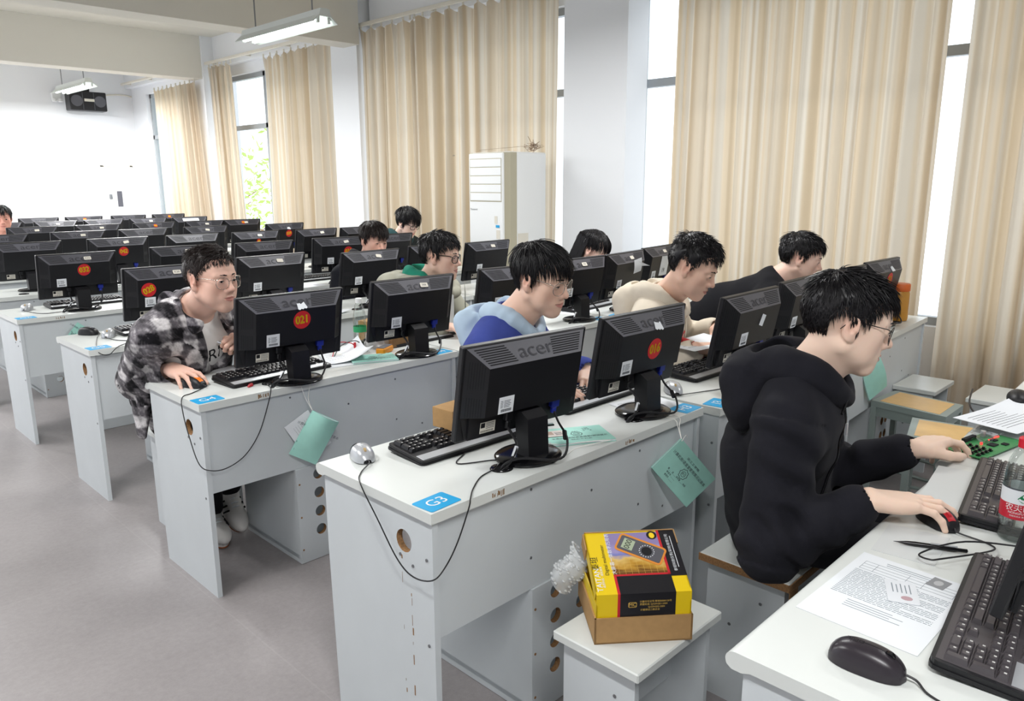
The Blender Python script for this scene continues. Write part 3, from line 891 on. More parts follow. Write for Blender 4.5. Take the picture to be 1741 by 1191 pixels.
for i, (row, x, y, yaw, num, tape, lab) in enumerate(MON):
    o = MOBJ[i][0]; q = random.Random(i)
    grp = {1: 'monitors on the front desk row', 2: 'monitors on the second desk row'}.get(row, 'monitors on the desk rows behind')
    o['group'] = grp
    if row <= 4: asset_sticker(o, -.105+q.uniform(-.02, .015), .1+q.uniform(-.01, .012))
    if num:
        if row >= 7 or num == '04': number_sticker(o, num, .0, .2, 0, top=row >= 7, R=.02)
        elif num == '028': number_sticker(o, num, -.115, .17, .45)
        elif num == '016': number_sticker(o, num, .015, .155, .05)
        elif num == '032': number_sticker(o, num, .02, .18, .1)
        elif num == '031': number_sticker(o, num, .05, .175, .1)
        else: number_sticker(o, num, .02, .178, .08)
    if tape == 'torn': tape_label(o, .02 if num != '02' else .04, i, True)
    elif tape in ('flap', 'side'):
        if tape == 'side':
            s = MB(MM0@T(.03, -.0465, .175)@RY(.3)); s.box(-.016, .016, -.001, 0, -.025, .02); ob('paper_label', s, M['paper'], o)
        else:
            s = MB(MM0@T(.05, -.05, .2)); s.grid(lambda u, v: (-.03+.07*u, -.012*math.sin(v*2)-.01*u, .035-.08*v+.015*u), 6, 8)
            s.grid(lambda u, v: (.01+.1*u, -.03*u-.01, .03-.03*u-.03*v*(1-u)), 6, 4)
            ob('paper_flap', s, M['paper'], o, smooth=180); tape_label(o, .03, i)
    elif tape == '19':
        s = MB(MM0@T(.02, -.047, .16)); s.grid(lambda u, v: (-.055+.11*u, -.004*math.sin(3*u), .06-.13*v), 8, 6)
        pp_ = ob('paper_sheet', s, M['paper'], o, smooth=180)
        t = MB(MM0@T(.0, -.054, .125)@BACK); t.text('19', .04, Matrix.Identity(4)); ob('lettering', t, M['dark'], pp_, fix=False)
        tape_label(o, .03, i)
    elif tape == 'wide':
        s = MB(MM0@T(0, -.026, .2455)@RX(PI/2-.8)); s.box(-.1, .1, -.018, .018, .0004, .0016); ob('paper_label', s, M['paper'], o)
    elif tape: tape_label(o, .02+q.uniform(-.02, .03), i, False, tape if tape not in ('tape', 'chip') else None)

# ---------------------------------------------------------------- keyboards
def make_keyboard(label, style):
    r = thing('keyboard', label, 'keyboard')
    L, D = .452, .165 if style == 'strip' else .138
    TL = RX(.075)
    b = MB(TL); b.prism(rrect(-L/2, L/2, -D/2, D/2, .012, 3), .004, .02)
    b.prism(rrect(-L/2-.002, L/2+.002, -D/2-.002, D/2+.002, .013, 3), .004, .011)
    ob('case', b, M['black'] , r)
    yt = -D/2 + (.045 if style == 'strip' else .012)
    if style == 'strip':
        s = MB(TL); s.box(-L/2+.008, L/2-.008, -D/2+.006, -D/2+.04, .0195, .0212, b=.001); ob('palm_strip', s, M['silver'], r)
    else:
        s = MB(TL); s.box(-L/2+.008, L/2-.008, -D/2+.006, D/2-.006, .0195, .0204); ob('deck_plate', s, M['keyp'], r)
        s = MB(TL); s.box(-L/2+.012, -L/2+.085, -D/2+.01, -D/2+.03, .02, .0212); ob('light_panel', s, M['silver'], r)
    k = MB(TL); lg = MB(TL)
    u = .019
    def key(kx, ky, w=1, h=1):
        x1 = L/2-.011-kx*u; x0 = x1-w*u+.0016; y0 = yt+ky*u*.94; y1 = y0+h*u*.94-.0016
        z0, z1 = .0202, .0292; i = .003
        k.add([(x0, y0, z0), (x1, y0, z0), (x1, y1, z0), (x0, y1, z0), (x0+i, y0+i*.7, z1), (x1-i, y0+i*.7, z1), (x1-i, y1-i*1.1, z1), (x0+i, y1-i*1.1, z1)],
              [(4, 5, 6, 7), (0, 1, 5, 4), (1, 2, 6, 5), (2, 3, 7, 6), (3, 0, 4, 7)])
        if w < 5: lg.quad((x1-.0085, y0+.004, z1+.0002), (x1-.0045, y0+.004, z1+.0002), (x1-.0045, y0+.008, z1+.0002), (x1-.0085, y0+.008, z1+.0002))
    for g, n in ((0, 1), (2, 4), (6.5, 4), (11, 4)):
        for i in range(n): key(g+i, 0, 1, .9)
    ro = 1.25
    for i in range(13): key(i, ro)
    key(13, ro, 2)
    key(0, ro+1, 1.5)
    for i in range(12): key(1.5+i, ro+1)
    key(13.5, ro+1, 1.5); key(0, ro+2, 1.75)
    for i in range(11): key(1.75+i, ro+2)
    key(12.75, ro+2, 2.25); key(0, ro+3, 2.25)
    for i in range(10): key(2.25+i, ro+3)
    key(12.25, ro+3, 2.75)
    for a, w_ in ((0, 1.25), (1.25, 1.25), (2.5, 1.25), (3.75, 6.25), (10, 1.25), (11.25, 1.25), (12.5, 1.25), (13.75, 1.25)): key(a, ro+4, w_)
    for i in range(3):
        key(15.3+i, 0, 1, .9); key(15.3+i, ro); key(15.3+i, ro+1); key(15.3+i, ro+4)
    key(16.3, ro+3)
    for i in range(4): key(18.6+i, ro) 
    for i in range(3):
        for j in range(3): key(18.6+i, ro+1+j)
    key(21.6, ro+1, 1, 2); key(21.6, ro+3, 1, 2); key(18.6, ro+4, 2); key(20.6, ro+4)
    kk = ob('keycaps', k, M['keys'] if style == 'strip' else M['keyp'], r)
    ob('key_legends', lg, M['keyt'], kk, fix=False)
    ft = MB()
    for x in (-.19, .19): ft.box(x-.015, x+.015, -D/2+.012, -D/2+.02, 0, .012); ft.box(x-.015, x+.015, D/2-.02, D/2-.012, 0, .005+.004)
    ob('feet', ft, M['black'], r)
    return r
ks = make_keyboard('black keyboard with grey strip, beside the silver mouse on the G3 desk', 'strip'); ks.location = (.41, .335, DH); ks.rotation_euler = (0, 0, -.02)
for lab, x, y, rz in (('black keyboard in front of the 016 monitor, under the blue hoodie student\'s hand', 1.04, .36, .0),
                      ('black keyboard with pale strip on the I3 desk, right of the silver and black mouse', 1.7, .27, -.03),
                      ('black keyboard behind the monitor near the black hoodie head', 2.2, .33, .0),
                      ('black keyboard under the 021 monitor beside the plaid jacket student', .415, 1.5, .08),
                      ('black keyboard behind the H4 monitor, in front of the grey parka', 1.2, 1.63, 0),
                      ('black keyboard right of the grey parka, left of the blue hoodie', 1.52, 1.68, .05),
                      ('black keyboard beside the 028 monitor and the two mice', .5, 2.86, .05),
                      ('pale lit black keyboard under the 032 monitor', .5, 4.08, .03),
                      ('keyboard in front of the dark jacket student under the 031 monitor', 2.2, 4.1, .0),
                      ('keyboard on the sheet strewn desk right of the folded paper monitor', 2.6, 1.66, .1)):
    dup(ks, (x, y, DH), rz, lab)
kb = make_keyboard('worn black keyboard at bottom right, nearest the viewer', 'plate'); kb.location = (.405, -1.06, DH); kb.rotation_euler = (0, 0, .11)
kb['group'] = 'worn keyboards on the near desk'
k2 = dup(kb, (1.03, -.925, DH), .14, 'worn black keyboard behind the water bottle on the near desk')

# ---------------------------------------------------------------- mice
def make_mouse(label, style, loc, rz, cable=None, L=.108, W=.06, H=.037):
    r = thing('computer_mouse', label, 'mouse', loc, rz)
    def surf(u0, u1, grow=0):
        def f(a, b):
            u = u0+(u1-u0)*b; v = a*PI
            w = (W/2+grow)*max(0, 1-abs(u)**2.7)**.42*(1+.05*u*u)
            h = (H+grow)*max(0, 1-abs(u-.12*(1-abs(u)))**2.6)**.5
            cv, sv = math.cos(v), math.sin(v)
            return (w*math.copysign(abs(cv)**.75, cv), (L/2+grow)*u, .003+h*abs(sv)**.85)
        return f
    m = MB(); m.grid(surf(-1, 1), 20, 30); m.prism([(math.copysign((W/2)*max(0, 1-abs(u)**2.7)**.42, s), L/2*u) for s, us in ((1, [i/12-1 for i in range(25)]), (-1, [1-i/12 for i in range(1, 24)])) for u in us], .001, .006)
    ob('shell', m, M[{'silver': 'blackg', 'black': 'black', 'red': 'black', 'orange': 'black', 'allsilver': 'silver', 'dell': 'plum'}[style]], r, smooth=60)
    if style in ('silver', 'allsilver'):
        b = MB(); b.grid(surf(-.97, .25, .0012), 18, 16); ob('button_panel', b, M['silver'], r, smooth=60)
    def hz(u): return .003+H*max(0, 1-abs(u-.12*(1-abs(u)))**2.6)**.5
    wz = hz(-.54)+.0025
    wl = MB(); wl.M = T(0, -L*.27, wz-.006)@RY(PI/2); wl.lathe([(.006, -.0035), (.0085, -.003), (.0085, .003), (.006, .0035)], 14)
    ob('scroll_wheel', wl, M[{'silver': 'tan', 'allsilver': 'tan', 'black': 'grey', 'red': 'redp', 'orange': 'orange', 'dell': 'blackg'}[style]], r)
    if style in ('red', 'orange'):
        s = MB(); s.grid(lambda a, b: (-.009+.018*a, L/2*(-.82+.6*b), hz(-.82+.6*b)+.0012-.0016*abs(2*a-1)**2), 7, 10); ob('button_strip', s, M['redp'] if style == 'red' else M['orange'], r)
    if style == 'dell':
        s = MB(); s.tube([(0, L/2*(-.93+1.1*k/14), hz(-.93+1.1*k/14)-.0002) for k in range(15)], .0008, 5); ob('seam', s, M['dark'], r)
        t = MB(T(0, L*.16, H+.0034)@RZ(PI/2)); t.text('DELL', .012, Matrix.Identity(4)); ob('lettering', t, M['dark'], r, fix=False)
    if cable:
        inv = (T(*loc)@RZ(rz)).inverted()
        pts = [inv@V(p) for p in cable]
        c = MB(); c.tube(spline([(0, -L*.48, .012), (0, -L*.62, .008)] + pts, 7), .0019, 6); ob('cable', c, M['cable'], r)
    return r
M['tan'] = mat('tan rubber', 'b59a6a', .6); M['redp'] = mat('red plastic', 'b3202a', .4); M['plum'] = mat('dark plum plastic', '2b262c', .3)
zt = DH+.002
make_mouse('silver and black mouse at the corner of the G3 desk', 'silver', (.105, .43, DH), -.32,
           [(.035, .335, zt), (-.004, .28, DH-.002), (-.012, .2, .68), (-.014, .12, .6), (-.012, .06, .573), (-.004, -.004, .585), (.03, -.012, .61), (.07, -.012, .66), (.11, -.010, .735), (.125, .0, DH+.003), (.17, .04, zt), (.24, .085, zt), (.31, .1, DH+.004), (.35, .14, DH+.004), (.26, .2, zt), (.33, .25, zt)])
make_mouse('black mouse with orange wheel under the plaid jacket student\'s hand', 'orange', (.108, 1.545, DH), .3,
           [(.06, 1.45, zt), (.01, 1.42, DH), (0, 1.4, .7), (-.002, 1.36, .62), (.0, 1.3, .53), (.03, 1.272, .505), (.09, 1.272, .5), (.16, 1.272, .53), (.22, 1.272, .6), (.265, 1.275, .7), (.285, 1.283, DH+.003), (.31, 1.35, zt), (.332, 1.38, DH-.002)])
make_mouse('black and silver mouse between the 016 monitor and the I3 desk', 'silver', (1.3, .185, DH), -.75,
           [(1.42, .09, zt), (1.48, .06, zt), (1.41, .0, zt), (1.34, -.01, zt), (1.38, -.025, zt), (1.5, .02, zt), (1.55, .05, zt)])
make_mouse('black mouse on the third row desk corner, left of the silver one', 'black', (.17, 2.96, DH), .6, [(.17, 2.83, zt), (.1, 2.62, zt), (.08, 2.524, .735), (.12, 2.52, .72), (.17, 2.528, DH+.002), (.28, 2.62, zt), (.36, 2.7, zt)])
make_mouse('silver mouse on the third row desk corner, beside the black one', 'allsilver', (.222, 2.82, DH), -.5, [(.22, 2.68, zt), (.3, 2.6, zt), (.36, 2.62, DH)])
make_mouse('silver mouse at the corner of the 032 monitor desk', 'allsilver', (.165, 4.08, DH), -.5, [(.17, 3.9, zt), (.22, 3.84, zt), (.35, 3.86, DH)])
make_mouse('black mouse with red wheel under the black hoodie student\'s hand', 'red', (.768, -.858, DH), -.62,
           [(.73, -.97, zt), (.68, -.985, DH+.01), (.56, -.93, DH+.018), (.535, -.91, DH+.018), (.565, -.885, DH+.012), (.62, -.95, DH+.04), (.7, -1.06, DH+.035), (.8, -1.12, DH+.02)])
make_mouse('dark plum mouse lying alone at the bottom right near desk corner', 'dell', (.118, -.943, DH), .08,
           [(.11, -1.04, zt), (.1, -1.1, zt), (.12, -1.18, zt), (.2, -1.24, zt)], L=.118, W=.062, H=.038)
# ---------------------------------------------------------------- air conditioner
ac = thing('air_conditioner', 'tall white floor standing air conditioner against the curtain', 'air conditioner', (3.5, 3.25, 0))
ob('cabinet', MB().box(-.17, .26, -.21, .235, 0, 1.74, b=.012), M['white'], ac)
M['acgrey'] = mat('beige grey plastic', 'b3ad97', .5)
a = MB()
a.prism([(-.17, -.22), (-.205, -.18), (-.205, .2), (-.17, .24), (-.1, .24), (-.1, -.22)], .02, 1.735, 'xy', b if False else 0)
ob('side_trim', a, M['acgrey'], ac)
a = MB(); a.box(-.222, -.2, -.185, .21, .5, 1.73, b=.006); ob('front_panel', a, M['white'], ac)
lv = MB()
for k in range(5): lv.box(-.2255, -.2215, -.165, .19, 1.36+.066*k, 1.42+.066*k, b=.0015)
ob('louvre', lv, M['white'], ac)
lv = MB().box(-.2235, -.2215, -.17, .195, 1.352, 1.69); ob('vent_gap', lv, M['acgrey'], ac)
tx = MB(T(-.224, .15, 1.29)@RZ(-PI/2)@BACK); tx.text('Panasonic', .022, Matrix.Identity(4)); tx.text('KFR', .016, T(-.24, .43, 0)); ob('lettering', tx, M['ink'], ac, fix=False)
st = MB().box(-.2245, -.2225, -.15, -.11, 1.06, 1.13).box(-.2245, -.2225, -.12, -.09, 1.18, 1.24)
ob('sticker', st, M['tape'], ac)
st = MB().box(-.225, -.2224, -.145, -.105, 1.15, 1.17); ob('blue_sticker', st, M['blue'], ac)
gr = MB()
for k in range(3): gr.box(-.19-.0, -.182, -.2055+0, -.2, .78+.0, .85)
ob('lower_panel', MB().box(-.215, -.2, -.185, .21, .03, .49, b=.006), M['acgrey'], ac)
ob('side_label', MB().box(-.08, .04, -.2125, -.2095, .82, 1.1), M['tape'], ac)
w_ = MB(); q = random.Random(2)
pts = [(-.1, .2, 1.76)]
for k in range(60): pts.append((.2+q.gauss(0, .03), -.14+q.gauss(0, .03), 1.79+q.gauss(0, .025)))
w_.tube(spline(pts, 3), .0016, 4)
tag(ob('string_tangle', w_, mat('hemp string', 'a08a76', .9)), 'tangled brown string on top of the air conditioner', 'string'); bpy.data.objects['string_tangle'].location = (3.46, 3.22, 0)

# ---------------------------------------------------------------- notebooks
def cover_text(mb, wd, ht):
    mb.text('浙江工学院', .009, T(.0, ht*.30, 0), xs=1.5)
    mb.text('计算机房/语音室使用情况记录本', .0125, T(0, ht*.17, 0))
    mb.text('第____至____学年第____学期', .0075, T(-.01, -ht*.2, 0)); mb.text('教室号 ______', .0075, T(-.03, -ht*.28, 0)); mb.text('管理员 ______', .0075, T(-.03, -ht*.36, 0))
    ri = [(.016*(1+.08*math.cos(8*a))*math.cos(a), -.004+.016*(1+.08*math.cos(8*a))*math.sin(a)) for a in [2*PI*i/48 for i in range(48)]]
    ro_ = [(x*1.1, (y+.004)*1.1-.004) for x, y in ri]
    mb.prism(ro_, 0, .0003, holes=[ri[::-1]])
    mb.prism(circ(0, -.004, .0095, n=20), 0, .0003, holes=[circ(0, -.004, .0085, n=20)[::-1]])
    mb.text('浙工', .0075, T(0, -.004, .0002))
def notebook(label, Mx, wd=.205, ht=.142, curl=0, open_=0):
    r = thing('notebook', label, 'notebook', Mx.translation)
    Rm = Mx.to_3x3().to_4x4()
    p = MB(Rm); p.box(-wd/2+.002, wd/2-.002, -ht/2+.002, ht/2-.002, -.004, .0)
    ob('page_block', p, M['paper'], r)
    def F(u, v):
        x = -wd/2+wd*u; y = -ht/2+ht*v
        z = .0012+open_*((u+1-v)/2)**2*.5+curl*.03*math.sin(3*u)*v
        return (x, y, z)
    c = MB(Rm); c.grid(F, 14, 12); c.box(-wd/2, wd/2, -ht/2, ht/2, -.0058, -.0045)
    ob('cover', c, M['teal'], r, smooth=60)
    if not open_:
        t = MB(Rm@T(0, 0, .002)); cover_text(t, wd, ht); ob('lettering', t, M['ink'], r, fix=False)
    else:
        t = MB(Rm@T(0, 0, .0004))
        for k in range(12): t.box(-wd/2+.01, wd/2-.01, -ht/2+.012+.01*k, -ht/2+.0126+.01*k, 0, .0003)
        ob('ruled_lines', t, M['ink'], r)
    return r
def hang_frame(corner, yaw, roll, wd, ht):
    """corner = hanging (top left) corner; plane turned by yaw about the vertical, rotated in its plane by roll"""
    r = V((math.cos(yaw), math.sin(yaw), 0)); u = V((0, 0, 1))
    R_ = r*math.cos(roll)+u*math.sin(roll); U_ = -r*math.sin(roll)+u*math.cos(roll)
    return frame(R_, U_, V(corner)+R_*wd/2-U_*ht/2)
hf = hang_frame((1.0, -.045, .70), -.52, -.86, .2, .135)
notebook('mint notebook hanging by a string below the H3 sticker', hf, .2, .135)
s = MB(); c0 = hf@V((-.094, .062, .003))
s.tube(spline([(1.02, .14, DH+.02), (1.02, .06, DH+.004), (1.02, -.003, DH), (1.015, -.02, .73), c0]), .0012, 5).tube(spline([(1.07, .13, DH+.03), (1.06, .05, DH+.004), (1.05, -.003, DH), (1.02, -.022, .73), c0]), .0012, 5)
s.tube(spline([c0, c0+V((.012, -.006, .018)), c0+V((.024, -.006, .008))]), .001, 5)
tag(ob('string', s, M['wcable']), 'white string holding the notebook below the H3 sticker', 'string')
hf2 = hang_frame((.435, 1.25, .645), -.35, -.55, .115, .19)
notebook('mint notebook with curled cover hanging below the 021 monitor', hf2, .115, .19, 1)
hf3 = hang_frame((.425, 1.262, .645), -.25, -1.05, .17, .11)
t = MB(); hm = hf3.copy(); hm.translation = (0, 0, 0); t.M = hm; t.box(-.085, .085, -.055, .055, -.003, -.001)
for k in range(7): t.box(-.06, .06, -.03+.01*k, -.0295+.01*k, -.001, -.0006, mi=1)
o = ob('paper_sheet', t, [M['paper'], M['ink']]); o.location = hf3.translation+V((0, .004, 0)); tag(o, 'white ruled sheets hanging behind the curled mint notebook', 'paper')
c0 = V((.435, 1.252, .645)); s = MB()
s.tube(spline([(.41, 1.335, DH+.03), (.405, 1.3, DH+.003), (.405, 1.28, DH), (.42, 1.268, .69), c0]), .0012, 5).tube(spline([(.47, 1.33, DH+.03), (.46, 1.3, DH+.004), (.45, 1.28, DH), (.43, 1.268, .69), c0]), .0012, 5)
tag(ob('string', s, M['wcable']), 'white string holding the notebook below the 021 monitor', 'string')
hf4 = hang_frame((2.74, -.03, .70), -.3, -1.1, .2, .13)
notebook('mint notebook hanging in front of the black hoodie student\'s chin', hf4, .2, .13, .6)
hf5 = hang_frame((1.4, 1.26, .70), -.1, -1.0, .19, .13)
notebook('mint notebook hanging between the blue hoodie student and the 016 monitor', hf5, .19, .13)
hf6 = hang_frame((.33, 3.70, .70), -.1, -.7, .12, .09)
notebook('small mint booklet hanging on a string below the 032 monitor', hf6, .12, .09)
def flat(x, y, z, rz): return T(x, y, z)@RZ(rz)
notebook('mint notebook lying between the G3 monitor and the 016 monitor', flat(.667, .115, DH+.0065, 2.62), .2, .14)
notebook('mint notebook lying left of the H4 monitor under the curled paper', flat(.85, 1.43, DH+.0065, 2.75), .2, .14)
cd = MB(T(.615, .165, DH+.0095)@RZ(2.62)); cd.prism(rrect(-.035, .035, -.026, .026, .004), 0, .001)
cd.box(.0, .02, -.018, .01, .001, .0013, mi=1)
for k in range(4): cd.box(-.028, -.005, .012-.007*k, .014-.007*k, .001, .0013, mi=2)
tag(ob('badge_card', cd, [mat('pale pink card', 'd8cfc8', .5), mat('beige portrait print', 'b09a8c', .6), M['ink']]), 'pale badge card on the mint notebook beside the G3 monitor', 'card')
cl = MB(T(.655, .225, DH+.012)@RZ(-.5)); cl.box(-.022, .022, -.006, .006, 0, .006, b=.002); cl.box(-.018, .018, -.004, .004, .006, .009, mi=1)
tag(ob('metal_clip', cl, [M['blackg'], M['silver']]), 'small black metal clip on the mint notebook', 'clip')
s = MB().tube(spline([(.46, .07, DH+.02), (.5, .03, DH+.006), (.58, .04, DH+.006), (.655, .015, DH+.01), (.69, .005, DH+.01), (.66, .03, DH+.01), (.56, .1, DH+.007), (.49, .11, DH+.03)]), .0013, 5)
tag(ob('string', s, M['wcable']), 'white string looped round the G3 monitor stand', 'string')

# ---------------------------------------------------------------- papers
def paper(label, x, y, z, rz, w=.21, h=.297, lines=0, curl=0, seed=0, fold=None):
    q = random.Random(seed)
    r = thing('paper', label, 'paper', (x, y, z), rz)
    def F(u, v): return (-w/2+w*u, -h/2+h*v, .0012+curl*(max(0, u-.35)**2*1.6+.25*math.sin(5*v+2*u)*u))
    g = MB(); g.grid(F, 12, 12); g.grid(lambda u, v: tuple(V(F(u, v))-V((0, 0, .0009))), 12, 12)
    ob('sheet', g, M['paper'], r, smooth=180)
    if lines:
        t = MB()
        for k in range(lines):
            yy = h/2-.03-(h-.06)*k/lines; u0 = .1; a = q.uniform(.5, .85)
            for j in range(int(a*14)):
                ua = u0+.056*j; p = F(ua, (yy+h/2)/h)
                t.box(p[0], p[0]+w*.05, yy, yy+.0014, p[2]+.0003, p[2]+.0006)
        ob('printed_lines', t, M['ink'], r)
    return r
paper('wavy white paper between the 021 monitor and the mint notebook', .79, 1.565, DH+.004, -.35, .2, .28, 6, .07, 1)
paper('flat sheet under the wavy paper beside the 021 monitor', .74, 1.5, DH, -.2, .18, .2, 0, 0, 2)
paper('white sheet under the 016 monitor stand', 1.1, .17, DH, -.2, .21, .15, 4, 0, 3)
paper('white paper held by the cream hoodie student above the cardboard box', 1.78, .37, .835, -.15, .297, .2, 5, .01, 4)
paper('white paper in front of the plaid jacket student beside his keyboard', .36, 1.71, DH, .1, .2, .1, 0, 0, 5)
paper('white sheets spread on the desk below the folded paper monitor', 2.45, 1.62, DH, .3, .297, .21, 5, .0, 6)
paper('white papers behind the clear bottle on the third row desk', 1.35, 2.63, DH, .2, .25, .2, 0, .02, 7)
paper('paper under the far keyboards right of the 031 monitor', 1.95, 3.84, DH, .1, .25, .2, 0, .0, 8)
paper('blue edged papers at the curtain end of the front row desk', 3.52, .20, DH, .2, .22, .17, 0, .0, 9)
paper('large loose paper lying on the near desk at the right edge', 1.71, -.80, .775, -.25, .33, .19, 9, .015, 10)
# printed form on the near desk
fm = thing('printed_form', 'printed form sheet on the near desk beside the plum mouse', 'paper', (.36, -.893, DH+.0004), -.03)
pw, ph = .297, .208
g = MB(); g.box(-pw/2-.005, pw/2, -ph/2, ph/2, 0, .0008); ob('sheet', g, M['paper'], fm)
M['paleink'] = mat('pale print', '838c94', .8)
t = MB(T(0, 0, .0009)@RZ(-PI/2)); q = random.Random(5)      # text reads along the short side
# local here: x across the page (towards -y), y up the page (towards +x)
for k in range(3): t.box(-.05+.002*k, .05, .128-.008*k, .1295-.008*k, 0, .0003) if k < 2 else None
for yy in (.112, .1, .088, .076): t.box(-.085, .085, yy, yy+.0006, 0, .0003)
for xx in (-.085, -.06, .0, .03, .085): t.box(xx, xx+.0006, .076, .112, 0, .0003)
for k in range(19):
    yy = .066-.0062*k; x = -.088; e_ = .088 if k % 5 else .03
    while x < e_:
        l = q.uniform(.006, .02); t.box(x, min(e_, x+l), yy, yy+.0013, 0, .0003); x += l+.002
for k in range(4):
    yy = -.06-.008*k; t.box(-.05, .03+.02*(k % 2), yy, yy+.0012, 0, .0003)
ob('printed_lines', t, M['paleink'], fm)
ph_ = MB(T(.478, -.945, DH+.0014)@RZ(-.15)); ph_.box(-.02, .02, -.016, .016, 0, .0005); ph_.prism(circ(0, 0, .011, .008, 16), .0005, .0007, mi=1)
tag(ob('portrait_photo', ph_, [mat('grey photo', '8b8d90', .6), mat('pale photo oval', 'b6b7b9', .6)]), 'small grey portrait photo on the printed form by the keyboard', 'photo')
ic = MB(T(.396, -.905, DH+.0018)@RZ(.42)); ic.prism(rrect(-.043, .043, -.027, .027, .004), 0, .0009)
ic.prism(circ(-.024, -.006, .008, .01, 16), .0009, .0011, mi=1)
for k in range(5): ic.box(-.005, .03-.004*(k % 2), .014-.0075*k, .0158-.0075*k, .0009, .0011, mi=2)
tag(ob('identity_card', ic, [mat('glossy pale card', 'dfe3e8', .25), mat('pink portrait print', 'b89aa0', .6), M['paleink']]), 'glossy pale identity card lying on the printed form', 'card')
# desk pad film strips
pen = thing('pen', 'black pen lying between the printed form and the worn keyboard', 'pen', (.625, -.886, DH+.006), -1.14)
b = MB(RY(PI/2)); b.lathe([(.0005, -.07), (.0012, -.062), (.0042, -.045), (.0052, -.03), (.0052, .045), (.004, .052), (.004, .068), (.001, .07)], 12); ob('barrel', b, M['blackg'], pen, smooth=50)
b = MB(); b.box(0, .05, -.0012, .0012, .0045, .0075); ob('clip', b, M['silver'], pen)

# ---------------------------------------------------------------- bottles
def bottle(label, x, y, z, kind):
    r = thing('water_bottle', label, 'bottle', (x, y, z))
    if kind == 'red':
        pr = [(.012, .0), (.028, .002), (.032, .01), (.033, .03), (.0335, .045), (.0325, .05), (.0335, .055), (.0335, .125), (.0325, .13), (.0333, .14), (.032, .16), (.028, .178), (.021, .195), (.0145, .207), (.0135, .212), (.0135, .222)]
        b = MB(); b.lathe(pr, 32); ob('bottle_body', b, M['clear'], r, smooth=70)
        wv = MB(); wv.lathe([(.011, .003), (.027, .004), (.0315, .012), (.032, .05), (.032, .13), (.031, .158), (.02, .1585)], 24); ob('water', wv, M['clear'], r, smooth=70)
        lb = MB(); lb.lathe([(.0338, .056), (.0338, .09)], 32, cap=False); lb.lathe([(.0338, .09), (.0338, .122)], 32, mi=1, cap=False); lb.lathe([(.03385, .121), (.03385, .124)], 32, mi=2, cap=False)
        l = ob('label', lb, [mat('crimson label', 'c22438', .4), M['paper'], M['ink']], r, smooth=70)
        # lettering wrapped round the bottle, facing the camera
        def wrap(txt, size, z0, m, a0, name, xs=1):
            vs, fs = text_geo(txt, 'CENTER'); t = MB()
            t.add([(.0341*math.cos(a0+px*size*xs/.0341), .0341*math.sin(a0+px*size*xs/.0341), z0+py*size) for px, py in vs], fs); ob(name, t, m, l, fix=False)
        a0 = math.atan2(-.3, -1.85)-.0
        wrap('农夫山泉', .0165, .081, M['white'], a0+.25, 'lettering'); wrap('NONGFU SPRING', .0068, .0705, M['white'], a0+.28, 'lettering'); wrap('饮用天然水 净含量550ml', .0042, .0635, M['white'], a0+.25, 'lettering')
        t = MB()
        tri = [(-.5, -.3), (.0, .55), (.55, -.3), (.0, -.05)]
        mg = mat('green mountain print', '157a4a', .5)
        t.add([(.0341*math.cos(a0+.25+px*.024/.0341), .0341*math.sin(a0+.25+px*.024/.0341), .107+py*.016) for px, py in [(-.5, -.3), (-.25, .13), (0, .55), (.28, .12), (.55, -.3), (0, -.32)]], [(0, 1, 2, 3, 4, 5)])
        t.add([(.0341*math.cos(a0+.25+px*.024/.0341), .0341*math.sin(a0+.25+px*.024/.0341), .107+py*.016) for px, py in [(-.4, -.4), (.45, -.42), (.2, -.7), (-.1, -.75)]], [(0, 1, 2, 3)])
        ob('emblem', t, mg, l, fix=False)
        cp = MB(); cp.lathe([(.0155, .208), (.0158, .21), (.0158, .227), (.014, .229), (.0, .229)], 28, cap=False); ob('cap', cp, mat('red cap', 'd02436', .4), r, smooth=40)
    else:
        pr = [(.012, 0), (.028, .002), (.031, .01), (.03, .05), (.0295, .07), (.0305, .075), (.0305, .1), (.0295, .105), (.0305, .13), (.028, .16), (.019, .2), (.014, .212), (.0135, .222)]
        b = MB(); b.lathe(pr, 28); ob('bottle_body', b, M['clear'], r, smooth=70)
        lb = MB(); lb.lathe([(.0309, .074), (.0309, .1)], 28, cap=False); ob('label', lb, mat('green label', '2f9a63', .4), r, smooth=70)
        cp = MB(); cp.lathe([(.0155, .21), (.0158, .212), (.0158, .23), (.014, .232), (.0, .232)], 24, cap=False); ob('cap', cp, M['white'], r, smooth=40)
    return r
bottle('water bottle with red and white label at the right edge', .80, -1.0, DH, 'red')
bottle('clear bottle with green label and white cap left of the H4 monitor', .965, 1.69, DH, 'green')
jar = thing('amber_jar', 'amber jar with orange lid at the curtain end of the front row', 'jar', (3.43, .115, DH))
b = MB(); b.lathe([(.03, 0), (.048, .003), (.05, .015), (.05, .15), (.046, .165), (.044, .17)], 28); ob('jar_body', b, mat('amber plastic', 'd59a3c', .25, trans=.3), jar, smooth=50)
b = MB(); b.lathe([(.049, .165), (.05, .168), (.05, .2), (.046, .205), (.0, .205)], 28, cap=False); ob('lid', b, mat('orange lid', 'd8692a', .4), jar, smooth=50)

